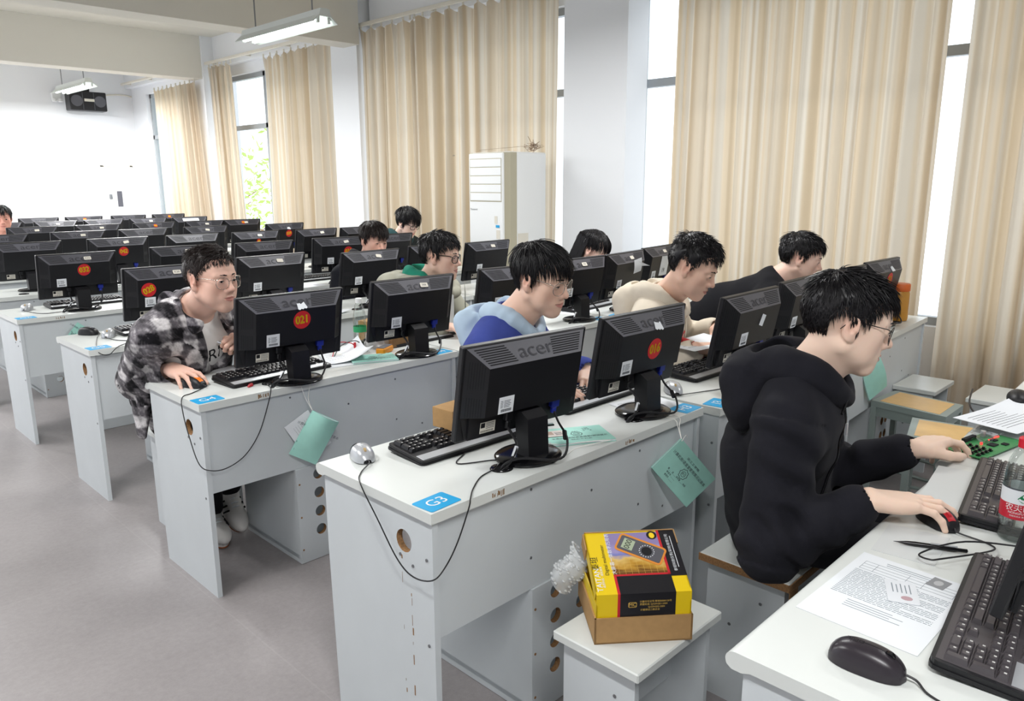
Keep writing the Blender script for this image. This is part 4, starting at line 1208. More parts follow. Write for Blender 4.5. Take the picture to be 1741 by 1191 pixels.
# ---------------------------------------------------------------- boxes
def carton(label, x, y, z, rz, w, d, h, m='card', txt=None):
    r = thing('cardboard_box', label, 'box', (x, y, z), rz)
    ob('body', MB().box(-w/2, w/2, -d/2, d/2, 0, h, b=.0015), M[m], r)
    l = MB().box(-w/2-.0006, w/2+.0006, -d/2-.0006, -d/2+.012, h-.02, h+.0006).box(-.006, .006, -d/2-.0008, d/2+.0008, h-.0, h+.0008); ob('flap_edge', l, M['cardd'], r)
    if txt:
        t = MB(T(0, -d/2-.0012, h*.62)@BACK); t.text(txt, .02, Matrix.Identity(4)); ob('lettering', t, M['ink'], r, fix=False)
    return r
carton('brown cardboard box behind the G3 monitor on the keyboard', .5, .40, DH+.03, .06, .25, .1, .062)
carton('brown cardboard box under the paper of the cream hoodie student', 1.8, .385, DH, -.25, .2, .12, .068, 'card', 'ME-07CN')
carton('open brown cardboard box behind the clear bottle', 1.13, 1.79, DH, .3, .16, .1, .1)
carton('small brown cardboard box behind the H4 monitor stand', 1.1, 1.58, DH, .1, .12, .06, .05, 'cardd')

# brown tray and printed multimeter box on the stool
A = math.atan2(-.152, .178)
bx = thing('cardboard_tray', 'open brown cardboard tray on the white stool', 'box', (.385, -.305, .45), A)
W2, D2, H2, th = .117, .112, .066, .004
t = MB(); t.box(-W2, W2, -D2, D2, 0, .004); t.box(-W2, W2, -D2, -D2+th, 0, H2).box(-W2, W2, D2-th, D2, 0, H2).box(-W2, -W2+th, -D2, D2, 0, H2).box(W2-th, W2, -D2, D2, 0, H2)
ob('body', t, M['card'], bx)
M['by'] = mat('yellow printed card', 'e7c613', .38); M['bk'] = mat('black printed card', '17161b', .35); M['br'] = mat('red printed card', 'c0202c', .4)
FH = .058
Rm = T(.385, -.305, .45)@RZ(A)@T(0, -D2+.005, H2)
pb = thing('printed_box', 'yellow and black printed box leaning in the brown tray', 'box', Rm.translation)
LF = RZ(A); LR = LF@T(0, 0, FH)@RX(.40)      # upright front, raised lid
bw, bd, bh = .113, .185, 0               # half width, lid depth
b = MB(LF); b.box(-bw, bw, 0, .003, -.045, FH).box(-bw, -bw+.003, 0, .2, -.045, FH*.55).box(bw-.003, bw, 0, .2, -.045, FH*.55).box(-bw, bw, .197, .2, -.045, FH*.5).box(-bw, bw, 0, .2, -.045, -.042)
ob('body', b, M['by'], pb)
b = MB(LR); b.box(-bw, bw, 0, bd, -.003, 0); b.box(-bw, -bw+.003, .01, bd, -.03, 0).box(bw-.003, bw, .01, bd, -.03, 0)
ob('lid', b, M['by'], pb)
f = MB(LF); f.box(-bw+.056, bw-.038, -.0008, 0, -.02, FH); ob('black_panel', f, M['bk'], pb)
f = MB(LR); f.box(-bw+.056, bw-.038, -.0004, .05, bh, bh+.0006); f.box(bw-.038, bw+.0005, .045, bd, bh, bh+.0006).box(bw, bw+.0008, .045, bd, -.029, bh)
ob('black_panel', f, M['bk'], pb)
f = MB(LF); f.box(-bw+.05, -bw+.056, -.001, 0, -.02, FH); ob('red_border', f, M['br'], pb)
f = MB(LR); f.box(-bw+.05, -bw+.056, -.001, .05, 0, bh+.001); f.box(-bw+.05, bw-.038, .05, .055, bh, bh+.001); f.box(bw-.044, bw-.038, .05, bd, bh, bh+.001)
ob('red_border', f, M['br'], pb)
# cover artwork
art = bpy.data.materials.new('cover artwork print'); art.use_nodes = True
nt = art.node_tree; bs = nt.nodes['Principled BSDF']; bs.inputs['Roughness'].default_value = .35
tc = nt.nodes.new('ShaderNodeTexCoord'); sx = nt.nodes.new('ShaderNodeSeparateXYZ'); nt.links.new(tc.outputs['Generated'], sx.inputs[0])
ns = nt.nodes.new('ShaderNodeTexNoise'); ns.inputs['Scale'].default_value = 4; nt.links.new(tc.outputs['Generated'], ns.inputs['Vector'])
ad = nt.nodes.new('ShaderNodeMath'); ad.operation = 'MULTIPLY_ADD'; ad.inputs[1].default_value = .5
nt.links.new(ns.outputs['Fac'], ad.inputs[0]); nt.links.new(sx.outputs['Z'], ad.inputs[2])
cr = nt.nodes.new('ShaderNodeValToRGB'); e = cr.color_ramp.elements
e[0].position = .3; e[0].color = lin('6b4413'); e[1].position = 1.3 if False else .98; e[1].color = lin('8d7fae')
for p_, c_ in ((.45, 'b98a2c'), (.58, 'd9b76a'), (.68, '6f78b8'), (.82, '9a90bf')):
    k = cr.color_ramp.elements.new(p_); k.color = lin(c_)
nt.links.new(ad.outputs[0], cr.inputs[0]); nt.links.new(cr.outputs[0], bs.inputs['Base Color'])
f = MB(LR); f.box(-bw+.05, bw-.044, .055, bd-.004, bh, bh+.0007); ob('cover_picture', f, art, pb)
f = MB(LR)
for k in range(9): f.box(-bw+.05+.0155*k, -bw+.0505+.0155*k, .055, .1, bh+.0007, bh+.0009)
for k in range(4): f.box(-bw+.05, bw-.044, .062+.01*k, .0625+.01*k, bh+.0007, bh+.0009)
ob('artwork_lines', f, M['gold'], pb)
mm = LR@T(.018, .128, bh+.0012)@RZ(-.52)
f = MB(mm); f.prism(rrect(-.06, .06, -.029, .029, .01), 0, .0004); ob('meter_picture', f, mat('orange print', 'd98a35', .4), pb)
f = MB(mm); f.prism(rrect(-.055, .055, -.023, .023, .005), .0004, .0007); f.prism(circ(.016, -.001, .0145, n=24), .001, .0012); o = ob('meter_face_picture', f, M['grey'], pb)
f = MB(mm); f.box(-.046, -.018, -.016, .016, .0007, .001); ob('meter_display_picture', f, mat('lcd print', 'a8b59a', .5), pb)
f = MB(mm@T(-.032, 0, .0013)); f.text('000', .02, RZ(PI/2)); f.prism(circ(.048, -.001, .013, n=24), 0, .0002); ob('lettering', f, M['dark'], pb, fix=False)
f = MB(mm)
for k in range(18):
    a_ = 2*PI*k/18; f.box(.016+.018*math.cos(a_)-.001, .016+.018*math.cos(a_)+.001, -.001+.018*math.sin(a_)-.001, .001+.018*math.sin(a_), .0008, .001)
ob('dial_marks', f, M['paper'], pb)
f = MB(LR@T(.035, .17, bh+.001)); f.prism(circ(.02, .0, .013, n=20), 0, .0004); ob('round_picture', f, M['bk'], pb)
f = MB(LR@T(.035, .17, bh+.0015)); f.prism(circ(.02, -.001, .007, .009, n=20), 0, .0003); ob('flame_picture', f, M['yellow'], pb)
f = MB(LR)
f.text('泰坦', .02, T(-bw+.012, .09, bh+.0008)@RZ(PI/2)); f.text('Digital multimeter', .0125, T(-bw+.036, .1, bh+.0008)@RZ(PI/2))
ob('lettering', f, M['bk'], pb, fix=False)
f = MB(LR); f.text('TAITAN', .019, T(-bw+.012, .042, bh+.0008)@RZ(PI/2)); f.text('品质科技 · 成就未来', .007, T(-bw+.023, .05, bh+.0008)@RZ(PI/2))
f.text('大屏幕一体数字万用表', .0125, T(-bw+.054, .118, bh+.0012)@RZ(PI/2))
f.text('泰坦科技仪表(深圳)有限公司', .009, T(bw-.022, .115, bh+.001)@RZ(PI/2)); f.box(bw-.014, bw-.0125, .07, .165, bh+.0006, bh+.001)
ob('lettering', f, M['paper'], pb, fix=False)
f = MB(LF@T(0, -.0014, 0)@BACK); f.text('MC', .012, T(-.028, .03, 0)); 
f.text('计量许可证号:粤制00000120号', .0058, T(.027, .037, 0)); f.text('质量标准: Q/GFH201-2004', .0058, T(.022, .03, 0)); f.text('Q/GFH202-2004', .0058, T(.029, .023, 0)); f.text('计量保证二级企业', .0058, T(.014, .016, 0))
f.prism(rrect(-.038, -.018, .0235, .0365, .003), 0, .0003, holes=[rrect(-.037, -.019, .0245, .0355, .003)[::-1]])
ob('lettering', f, M['gold'], pb, fix=False)
f = MB(LR); f.box(-bw, bw, bd, bd+.0025, -.03, .002).box(-bw-.004, -bw-.001, bd-.05, bd, -.04, -.002).box(bw+.001, bw+.004, bd-.04, bd+.003, -.045, 0); ob('open_flap', f, M['card'], pb)
# bubble wrap
q = random.Random(8); bwp = MB()
def BW(u, v):
    return (.035*math.cos(2*PI*u)*(1+.2*math.sin(5*v))+.008*math.sin(9*u+4*v), .03*math.sin(2*PI*u)+.006*math.sin(7*v), -.05+.1*v+.008*math.sin(6*u))
bwp.grid(BW, 22, 10, close_u=True)
for k in range(150):
    u, v = q.random(), q.random(); p = BW(u, v); bwp.ell(p, (.0055, .0055, .003), 8, 5)
M['bub'] = mat('milky bubble film', 'e4e8ea', .22, alpha=.5)
bo = ob('bubble_wrap', bwp, M['bub'], smooth=60); bo.location = (.325, -.155, .545); bo.rotation_euler = (.5, .3, .3)
tag(bo, 'clump of bubble wrap beside the yellow printed box', 'bubble wrap')

# ---------------------------------------------------------------- loose things on the second row
pbg = MB(); q = random.Random(4)
def PB(u, v):
    a_ = 2*PI*u; rr = .055*(1-.55*v)*(1+.22*math.sin(3*a_+5*v)+.12*math.sin(7*a_+9*v)); return (rr*1.3*math.cos(a_), rr*math.sin(a_), .085*v+.012*math.sin(5*a_)*v)
pbg.grid(PB, 40, 12, close_u=True); o = ob('plastic_bag', pbg, mat('thin milky film', 'e8e9e8', .2, alpha=.4), smooth=40); o.location = (.975, 1.585, DH); tag(o, 'crumpled clear plastic bag in front of the clear bottle', 'bag')
mtr = thing('multimeter', 'orange multimeter end under the clear bag beside the mint notebook', 'multimeter', (.965, 1.5, DH), .5)
ob('case', MB().box(-.05, .05, -.022, .022, 0, .03, b=.006), mat('orange rubber', 'e2901f', .5), mtr)
ob('face', MB().box(-.045, .045, -.017, .017, .03, .032), M['grey'], mtr)
pr = thing('test_lead', 'red and black test leads beside the clear bag', 'cable', (.86, 1.6, DH))
c = MB(); c.tube(spline([(-.12, -.02, .004), (-.06, .03, .05), (0, .02, .045), (.02, .01, .03)]), .0025, 6); ob('lead', c, M['redp'], pr)
c = MB(); c.tube(spline([(-.12, -.03, .004), (-.05, .015, .04), (.03, .02, .05), (.06, -.01, .02)]), .0025, 6); ob('lead', c, M['cable'], pr)
c = MB(); c.tube([(.02, .01, .0), (.02, .01, .045)], .006, 8); ob('plug', c, M['redp'], pr)
c = MB(); c.tube([(.055, .0, .0), (.055, .0, .045)], .006, 8); ob('plug', c, M['blackg'], pr)
rc = MB(T(.255, 1.385, DH)@RZ(.5)); rc.box(-.014, .014, -.006, .006, 0, .008, b=.003); rc.box(.004, .024, .003, .012, .002, .009, b=.002)
tag(ob('red_clip', rc, M['redp']), 'tiny red clip on the G4 desk in front of the 021 monitor', 'clip')
s = MB().box(2.36, 2.42, 1.7, 1.72, DH, DH+.012, b=.003); tag(ob('red_marker', s, M['redp']), 'red tipped object lying behind the folded paper monitor', 'marker')

# ---------------------------------------------------------------- circuit board at the right
bd_ = thing('circuit_board', 'green circuit board with red lights beside the student\'s fingers', 'circuit board', (1.40, -.80, DH+.006), -.2)
ob('board', MB().box(-.115, .14, -.05, .06, 0, .003), M['green'], bd_)
c = MB(); q = random.Random(6)
for i in range(4):
    for j in range(4):
        c.box(-.1+.022*i-.006, -.1+.022*i+.006, -.03+.018*j-.005, -.03+.018*j+.005, .003, .007); c.lathe([(.004, .007), (.004, .011), (0, .011)], 8, (-.1+.022*i, -.03+.018*j, 0), cap=False)
ob('push_buttons', c, M['blackg'], bd_)
c = MB(); c.box(-.02, .045, .045, .056, .003, .014); c.box(.01, .04, -.02, .0, .003, .006).box(.06, .08, .0, .015, .003, .006).box(.05, .07, -.035, -.02, .003, .006)
ob('chips', c, M['dark'], bd_)
c = MB(); c.lathe([(.007, .003), (.007, .02), (0, .02)], 14, (.085, .045, 0), cap=False); c.box(.1, .13, .02, .05, .003, .008); ob('silver_parts', c, M['silver'], bd_)
c = MB(); c.ell((.005, .012, .006), (.004, .004, .004), 8, 6); c.ell((-.065, .052, .008), (.006, .006, .006), 8, 6); c.box(.06, .12, .015, .019, .003, .005); ob('led', c, M['led'], bd_)
c = MB(); c.box(-.085, -.05, .052, .07, 0, .014, b=.003); ob('red_terminal', c, M['redp'], bd_)
cm = thing('webcam', 'black clip on camera with cable at the right edge of the near desk', 'webcam', (1.93, -.77, DH), .3)
ob('body', MB().ell((0, 0, .035), (.06, .035, .03), 20, 12), M['black'], cm, smooth=180)
ob('clip_foot', MB().box(-.03, .03, -.02, .02, 0, .014, b=.004), M['blackg'], cm)
ob('cable', MB().tube(spline([(-.05, .01, .02), (-.12, .0, .004), (-.2, .02, .004), (-.22, .08, .004), (-.14, .13, .004), (0, .14, .004), (.2, .12, .004)]), .003, 6), M['cable'], cm)
fl = MB(); fl.grid(lambda u, v: (-.08+.16*u, -.035+.07*v, .004+.012*abs(math.sin(7*u+3*v))+.006*math.sin(13*v+u*4)), 22, 12); o = ob('plastic_wrapper', fl, M['film'], smooth=30); o.location = (1.50, -.775, DH+.001); tag(o, 'crinkled clear wrapper between the circuit board and the loose paper', 'wrapper')
ball = MB(); ball.ell((0, 0, .02), (.03, .025, .02), 12, 8); o = ob('crumpled_tissue', ball, M['paper']); q = random.Random(3)
for vv in o.data.vertices: vv.co *= 1+q.uniform(-.2, .2)
o.location = (2.1, -.55, 0.004); tag(o, 'crumpled white tissue on the floor below the yellow stools', 'tissue')
# monitor of the nearest desk, its edge just inside the picture
o = dup(far_proto, (.490, -1.088, DH), .0, 'black monitor edge at bottom right, on the corner desk by the worn keyboard'); o['group'] = ''
del o['group']
# clear mouse pad films
for lab, x, y, w, h, rz in (('shiny grey film strip on the near desk edge before the keyboard', 1.02, -.815, .3, .1, .12), ('shiny grey film strip on the near desk under the pen', .62, -.85, .16, .12, .1)):
    s = MB(T(x, y, DH+.0002)@RZ(rz)); s.box(-w/2, w/2, -h/2, h/2, 0, .0007); tag(ob('desk_pad', s, mat('grey white pad', 'd2d6d6', .3)), lab, 'pad')
# ================================================================ people: implicit surfaces meshed with surface nets
from mathutils.bvhtree import BVHTree
f32 = np.float32
def A3(p): return np.array(p, f32)
class Shape:
    def __init__(s): s.p = []
    def cap(s, a, b, ra, rb=None, k=.01, op=1):
        rb = ra if rb is None else rb; a = A3(a); b = A3(b)
        s.p.append(('c', (a, b, ra, rb), (a+b)/2, float(np.linalg.norm(b-a))/2+max(ra, rb), k, op)); return s
    def ell(s, c, r, R=None, k=.01, op=1):
        c = A3(c); r = A3(r); s.p.append(('e', (c, r, None if R is None else np.array(R, f32)), c, float(max(r)), k, op)); return s
    def ecap(s, a, b, ra, rb, axis, ratio, k=.01, op=1):
        """capsule squashed along an axis"""
        a = A3(a); b = A3(b); s.p.append(('q', (a, b, ra, rb, A3(axis), ratio), (a+b)/2, float(np.linalg.norm(b-a))/2+max(ra, rb), k, op)); return s
    def half(s, c, n, k=.01, op=-1):
        """cut away the side the normal points to"""
        s.p.append(('h', (A3(c), A3(n)/np.linalg.norm(n)), A3(c), 9.0, k, op)); return s
    def xform(s, o, Mx):
        """take over the primitives of o, moved by the matrix"""
        R = np.array(Mx.to_3x3(), f32); t = A3(Mx.translation)
        g = float(abs(np.linalg.det(R)))**(1/3); Q = R/g
        for ty, a, c, r, k, op in o.p:
            if ty == 'c': a = (R@a[0]+t, R@a[1]+t, a[2]*g, a[3]*g)
            elif ty == 'e': a = (R@a[0]+t, a[1]*g, Q if a[2] is None else Q@a[2])
            elif ty == 'q': a = (R@a[0]+t, R@a[1]+t, a[2]*g, a[3]*g, Q@a[4], a[5])
            elif ty == 'h': a = (R@a[0]+t, Q@a[1])
            s.p.append((ty, a, R@c+t, r*g, k*g, op))
        return s
def prim(ty, a, P):
    if ty == 'c':
        pa = P-a[0]; ba = a[1]-a[0]; t = np.clip(pa@ba/max(1e-9, float(ba@ba)), 0, 1)
        return np.linalg.norm(pa-t[:, None]*ba, axis=1)-(a[2]+(a[3]-a[2])*t)
    if ty == 'e':
        q = P-a[0]
        if a[2] is not None: q = q@a[2]
        k0 = np.linalg.norm(q/a[1], axis=1); k1 = np.linalg.norm(q/(a[1]*a[1]), axis=1)
        return k0*(k0-1)/np.maximum(k1, 1e-6)
    if ty == 'q':
        ax = a[4]; s = 1/a[5]-1
        pa = P-a[0]; pa = pa+(pa@ax)[:, None]*ax*s; ba = a[1]-a[0]; ba = ba+(ba@ax)*ax*s
        t = np.clip(pa@ba/max(1e-9, float(ba@ba)), 0, 1)
        return (np.linalg.norm(pa-t[:, None]*ba, axis=1)-(a[2]+(a[3]-a[2])*t))*(.5+.5*a[5])
    return -((P-a[0])@a[1])
def evalp(S, P, margin=.03, ctr=None, cr=0):
    d = np.full(len(P), 9., f32)
    for ty, a, c, r, k, op in S.p:
        if ty == 'h': idx = slice(None)
        else:
            idx = np.nonzero(((P-c)**2).sum(1) < (r+margin+k)**2)[0]
            if not len(idx): continue
        x = prim(ty, a, P[idx]).astype(f32); y = d[idx]
        if op > 0:
            h = np.maximum(k-np.abs(x-y), 0)/k; d[idx] = np.minimum(x, y)-h*h*k*.25
        else:
            x = -x; h = np.maximum(k-np.abs(x-y), 0)/k; d[idx] = np.maximum(x, y)+h*h*k*.25
    return d
NB = 8
def sdf_mesh(S, h, disp=None, amp=0):
    lo = np.min([c-r for ty, a, c, r, k, op in S.p if op > 0], 0)-3*h; hi = np.max([c+r for ty, a, c, r, k, op in S.p if op > 0], 0)+3*h
    B = NB*h; nb = np.ceil((hi-lo)/B).astype(int)
    gi = np.stack(np.meshgrid(*[np.arange(n) for n in nb], indexing='ij'), -1).reshape(-1, 3)
    ctr = (lo+(gi+.5)*B).astype(f32)
    d = evalp(S, ctr, margin=B*2.2)
    act = gi[np.abs(d) < B*1.15+amp+.008]
    n1 = NB+1
    off = np.stack(np.meshgrid(*[np.arange(n1)]*3, indexing='ij'), -1).reshape(-1, 3)
    VS = []; KS = []; FQ = []
    N = nb*NB+2
    def key(c): return (c[..., 0].astype(np.int64)*N[1]+c[..., 1])*N[2]+c[..., 2]
    CO = [(0, 0, 0), (1, 0, 0), (0, 1, 0), (1, 1, 0), (0, 0, 1), (1, 0, 1), (0, 1, 1), (1, 1, 1)]
    ED = [(0, 1), (2, 3), (4, 5), (6, 7), (0, 2), (1, 3), (4, 6), (5, 7), (0, 4), (1, 5), (2, 6), (3, 7)]
    for s in range(0, len(act), 1500):
        ab = act[s:s+1500]; m = len(ab)
        G = ab[:, None, :]*NB+off[None]                       # sample indices
        P = (lo+G.reshape(-1, 3)*h).astype(f32)
        d = evalp(S, P, margin=2*h+amp+.006)
        if disp is not None:
            near = np.nonzero(np.abs(d) < amp+3*h)[0]; d[near] += disp(P[near])
        d = d.reshape(m, n1, n1, n1)
        c8 = np.stack([d[:, i:NB+i, j:NB+j, k:NB+k] for i, j, k in CO], -1)
        ins = c8 < 0; mix = ins.any(-1) & ~ins.all(-1)
        b, i, j, k = np.nonzero(mix)
        v = c8[b, i, j, k]; acc = np.zeros((len(b), 3), f32); cnt = np.zeros(len(b), f32)
        for e0, e1 in ED:
            a0, a1 = v[:, e0], v[:, e1]; x = (a0 < 0) != (a1 < 0)
            t = np.where(x, a0/np.where(x, a0-a1, 1), 0)
            p0 = np.array(CO[e0], f32); p1 = np.array(CO[e1], f32)
            acc += np.where(x[:, None], p0+(p1-p0)*t[:, None], 0); cnt += x
        cell = ab[b]*NB+np.stack([i, j, k], -1)
        VS.append(lo+(cell+acc/cnt[:, None])*h); KS.append(key(cell))
        for ax in range(3):
            sl = [slice(0, NB)]*3; s2 = list(sl); s2[ax] = slice(1, NB+1)
            d0 = d[:, sl[0], sl[1], sl[2]]; d1 = d[:, s2[0], s2[1], s2[2]]
            b, i, j, k = np.nonzero((d0 < 0) != (d1 < 0))
            g = ab[b]*NB+np.stack([i, j, k], -1)
            u, w_ = [(1, 2), (2, 0), (0, 1)][ax]
            q = []
            for du, dw in ((-1, -1), (0, -1), (0, 0), (-1, 0)):
                c = g.copy(); c[:, u] += du; c[:, w_] += dw; q.append(key(c))
            q = np.stack(q, -1); fl = d0[b, i, j, k] > 0
            q[fl] = q[fl][:, ::-1]; FQ.append(q)
    Vv = np.concatenate(VS); K = np.concatenate(KS); Q = np.concatenate(FQ)
    o = np.argsort(K); K = K[o]; Vv = Vv[o].astype(f32)
    ix = np.searchsorted(K, Q); ix = np.clip(ix, 0, len(K)-1); ok = (K[ix] == Q).all(1); F = ix[ok]
    # pull the vertices onto the surface
    def full(P):
        x = evalp(S, P, margin=.02+amp)
        return x+disp(P) if disp is not None else x
    for _ in range(2):
        e = h*.4; d0 = full(Vv)
        g = np.stack([full(Vv+A3(ax)*e) for ax in ((1, 0, 0), (0, 1, 0), (0, 0, 1))], -1)-d0[:, None]
        g /= e; gl = np.maximum((g*g).sum(1), .2)
        st = -(d0/gl)[:, None]*g; ln = np.linalg.norm(st, axis=1, keepdims=True)
        Vv = Vv+st*np.minimum(1, h*.6/np.maximum(ln, 1e-9))*.85
    return Vv, F
def np_mesh(name, Vv, F, mats, parent, cols=None):
    me = bpy.data.meshes.new(name)
    me.vertices.add(len(Vv)); me.vertices.foreach_set('co', np.ascontiguousarray(Vv, f32).ravel())
    me.loops.add(F.size); me.loops.foreach_set('vertex_index', F.astype(np.int32).ravel())
    me.polygons.add(len(F)); me.polygons.foreach_set('loop_start', np.arange(0, F.size, F.shape[1], dtype=np.int32))
    me.polygons.foreach_set('loop_total', np.full(len(F), F.shape[1], np.int32))
    me.polygons.foreach_set('use_smooth', np.ones(len(F), bool))
    for m in (mats if isinstance(mats, (list, tuple)) else [mats]): me.materials.append(m)
    if cols is not None:
        a = me.color_attributes.new('col', 'FLOAT_COLOR', 'POINT')
        c = np.ones((len(Vv), 4), f32); c[:, :3] = cols; a.data.foreach_set('color', c.ravel())
    me.update(calc_edges=True); me.validate()
    o = bpy.data.objects.new(name, me); return link(o, parent)
def wob(P, f, seed):
    r = np.random.RandomState(seed); o = np.zeros(len(P), f32)
    for i in range(4):
        a = r.normal(size=3).astype(f32); a /= np.linalg.norm(a); b = r.normal(size=3).astype(f32)
        o += np.sin(P@a*f*(1+.35*i)+2.2*np.sin(P@b*f*.45+i)+r.uniform(0, 6))
    return o/4

# ---------------------------------------------------------------- head and hands, in their own frames
def head_shape(wide=1., ear=True):
    S = Shape(); w = wide
    S.ell((0, -.012, .024), (.0755*w, .097, .080))
    S.ell((0, .038, .032), (.060*w, .050, .052), k=.02)
    S.ell((0, .033, -.03), (.0605*w, .056, .074), k=.022)
    for s in (-1, 1):
        S.cap((s*.051*w, .0, -.054), (s*.014, .062, -.102), .0245, .021, k=.025)
        S.ell((s*.043*w, .052, -.022), (.021, .02, .022), k=.024)
        S.ell((s*.042*w, .044, -.058), (.021, .023, .030), k=.024)
    S.ell((0, .074, -.103), (.017, .014, .015), k=.016)
    for s in (-1, 1):
        S.cap((s*.012, .0845, .019), (s*.045, .068, .018), .0095, k=.012)
        S.ell((s*.032, .101, -.002), (.018, .016, .0125), k=.012, op=-1)
        S.ell((s*.0315, .0765, -.002), (.0145, .0135, .0125), k=.005)
    S.cap((0, .084, .012), (0, .101, -.028), .0075, .0105, k=.012)
    S.ell((0, .1055, -.034), (.0115, .0105, .0095), k=.007)
    for s in (-1, 1): S.ell((s*.0125, .094, -.038), (.0075, .010, .0075), k=.006)
    for s in (-1, 1): S.ell((s*.0065, .102, -.0465), (.004, .006, .003), k=.003, op=-1)
    S.ell((0, .073, -.068), (.032, .019, .026), k=.022)
    for a, b in (((-.021, .0835, -.0662), (-.006, .0925, -.0635)), ((-.006, .0925, -.0635), (.006, .0925, -.0635)), ((.006, .0925, -.0635), (.021, .0835, -.0662))):
        S.cap(a, b, .0042, k=.004)
    for a, b in (((-.017, .0845, -.0712), (0, .0925, -.0755)), ((0, .0925, -.0755), (.017, .0845, -.0712))): S.cap(a, b, .0052, k=.004)
    for a, b in (((-.024, .087, -.0675), (0, .0995, -.0690)), ((0, .0995, -.0690), (.024, .087, -.0675))): S.cap(a, b, .0016, k=.0025, op=-1)
    for s in (-1, 1) if ear else ():
        Re = np.array((RZ(s*-.32)@RX(-.12)).to_3x3())
        S.ell((s*.0785*w, -.008, -.004), (.0085, .0185, .0315), Re, k=.006)
        S.ell((s*.0765*w, -.002, -.030), (.008, .011, .012), k=.008)
        S.ell((s*.0875*w, -.0045, .001), (.0065, .0105, .0185), Re, k=.004, op=-1)
        S.ell((s*.0835*w, .004, -.008), (.007, .005, .006), k=.004)
    return S
LIP = lin('b56a66')[:3]; 
def skin_cols(Vv, Hinv, skin, nails, fade=None):
    q = Vv@np.array(Hinv.to_3x3(), f32).T+A3(Hinv.translation)
    base = np.array(lin(skin)[:3], f32); c = np.tile(base, (len(Vv), 1))
    red = np.array(lin('cf8f7c')[:3], f32)
    def blend(w, col):
        nonlocal c
        w = np.clip(w, 0, 1)[:, None]; c = c*(1-w)+np.array(col, f32)*w
    x, y, z = np.abs(q[:, 0]), q[:, 1], q[:, 2]
    g = lambda cx, cy, cz, s: np.exp(-((x-cx)**2+(y-cy)**2+(z-cz)**2)/(s*s))
    blend(.45*g(0, .105, -.036, .016), red); blend(.35*g(.042, .072, -.035, .024), red); blend(.5*g(.084, -.01, 0, .03), red)
    lip = (np.abs(z+.0695) < .0095*(1-(x/.0245)**2)) & (y > .078) & (x < .0245)
    blend(.75*lip, LIP)
    blend(.35*((np.abs(z+.02-.0) < .003) & False), red)
    if fade is not None:      # clipped sides: hair stubble in the skin
        zz = np.clip((z-fade)/.03, 0, 1)*((y < .035)); blend(.72*zz*(x > .04), lin('3a302c')[:3])
    for p, n, r in nails:
        dlt = Vv-A3(p); wn = (np.linalg.norm(dlt, axis=1) < r) & ((dlt@A3(n)) > r*.25); blend(.55*wn, lin('efc9ba')[:3])
    return c
FING = [(.0285, .087, (.043, .026, .021), .0092), (.0095, .092, (.047, .030, .022), .0095), (-.0100, .088, (.043, .028, .021), .0092), (-.0285, .079, (.034, .021, .019), .0082)]
def hand_shape(Hm, side, pose):
    """Hm: frame at the wrist, x toward the thumb, y along the fingers, z out of the back of the hand"""
    S = Shape(); nails = []
    flex = {'mouse': [(6, 26, 20), (4, 24, 20), (8, 28, 22), (12, 30, 24)], 'flat': [(8, 16, 12)]*4, 'type': [(18, 34, 22), (14, 38, 24), (18, 38, 24), (24, 36, 22)],
            'pinch': [(34, 46, 26), (26, 40, 26), (30, 38, 26), (34, 36, 24)], 'fist': [(58, 78, 40), (62, 80, 40), (64, 80, 40), (66, 78, 40)], 'reach': [(22, 30, 18), (30, 38, 24), (38, 42, 26), (44, 44, 26)]}[pose]
    spread = {'mouse': [9, 3, -5, -13], 'flat': [7, 2, -3, -9], 'fist': [2, 0, -1, -3]}.get(pose, [6, 2, -3, -9])
    for (x, y, L, r), fl, sp in zip(FING, flex, spread):
        S.cap((x*.62, .005, 0), (x, y, 0), .0165, .0120, k=.012)
    S.ell((0, .05, -.005), (.036, .045, .0145), k=.012)
    S.cap((.026, .018, -.008), (.030, .045, -.012), .0165, .013, k=.012)
    for (x, y, L, r), fl, sp in zip(FING, flex, spread):
        p = V((x, y, .001)); a = math.radians(sp); ang = 0
        dirx = V((math.sin(a), math.cos(a), 0)); rr = r
        for l, f_ in zip(L, fl):
            ang += math.radians(f_)
            dv = dirx*math.cos(ang)+V((0, 0, -1))*math.sin(ang); q = p+dv*l
            S.cap(p, q, rr, rr*.9, k=.0035); rr *= .9; last = p; p = q
        up = (V((0, 0, 1))*math.cos(ang)+dirx*math.sin(ang))
        nails.append((p-dv*.003+up*rr*.75, up, .0062))
    th = {'mouse': [(.030, .03, -.012), (.051, .055, -.026), (.056, .083, -.034), (.053, .103, -.037)], 'pinch': [(.028, .03, -.012), (.047, .058, -.028), (.045, .088, -.04), (.034, .108, -.046)], 'fist': [(.028, .03, -.012), (.046, .055, -.028), (.034, .08, -.040), (.012, .088, -.042)],
          'reach': [(.028, .03, -.012), (.048, .058, -.026), (.050, .09, -.036), (.043, .113, -.042)]}.get(pose, [(.030, .03, -.01), (.053, .056, -.016), (.064, .084, -.02), (.068, .105, -.022)])
    for i, (r0, r1) in enumerate(((.0145, .0118), (.0118, .0104), (.0104, .0088))): S.cap(th[i], th[i+1], r0, r1, k=.006)
    up = V((.55, .1, .8)).normalized(); nails.append((V(th[3])-V((0, .003, 0))+up*.0068, up, .0065))
    if side < 0:                                  # mirror so that x still points to the thumb in world space
        pass
    out = Shape().xform(S, Hm)
    R = Hm.to_3x3()
    return out, [(Hm@p, R@n, r) for p, n, r in nails]
def basis(y, z):
    y = V(y).normalized(); z = V(z); z = (z-y*z.dot(y)).normalized(); return y.cross(z), y, z
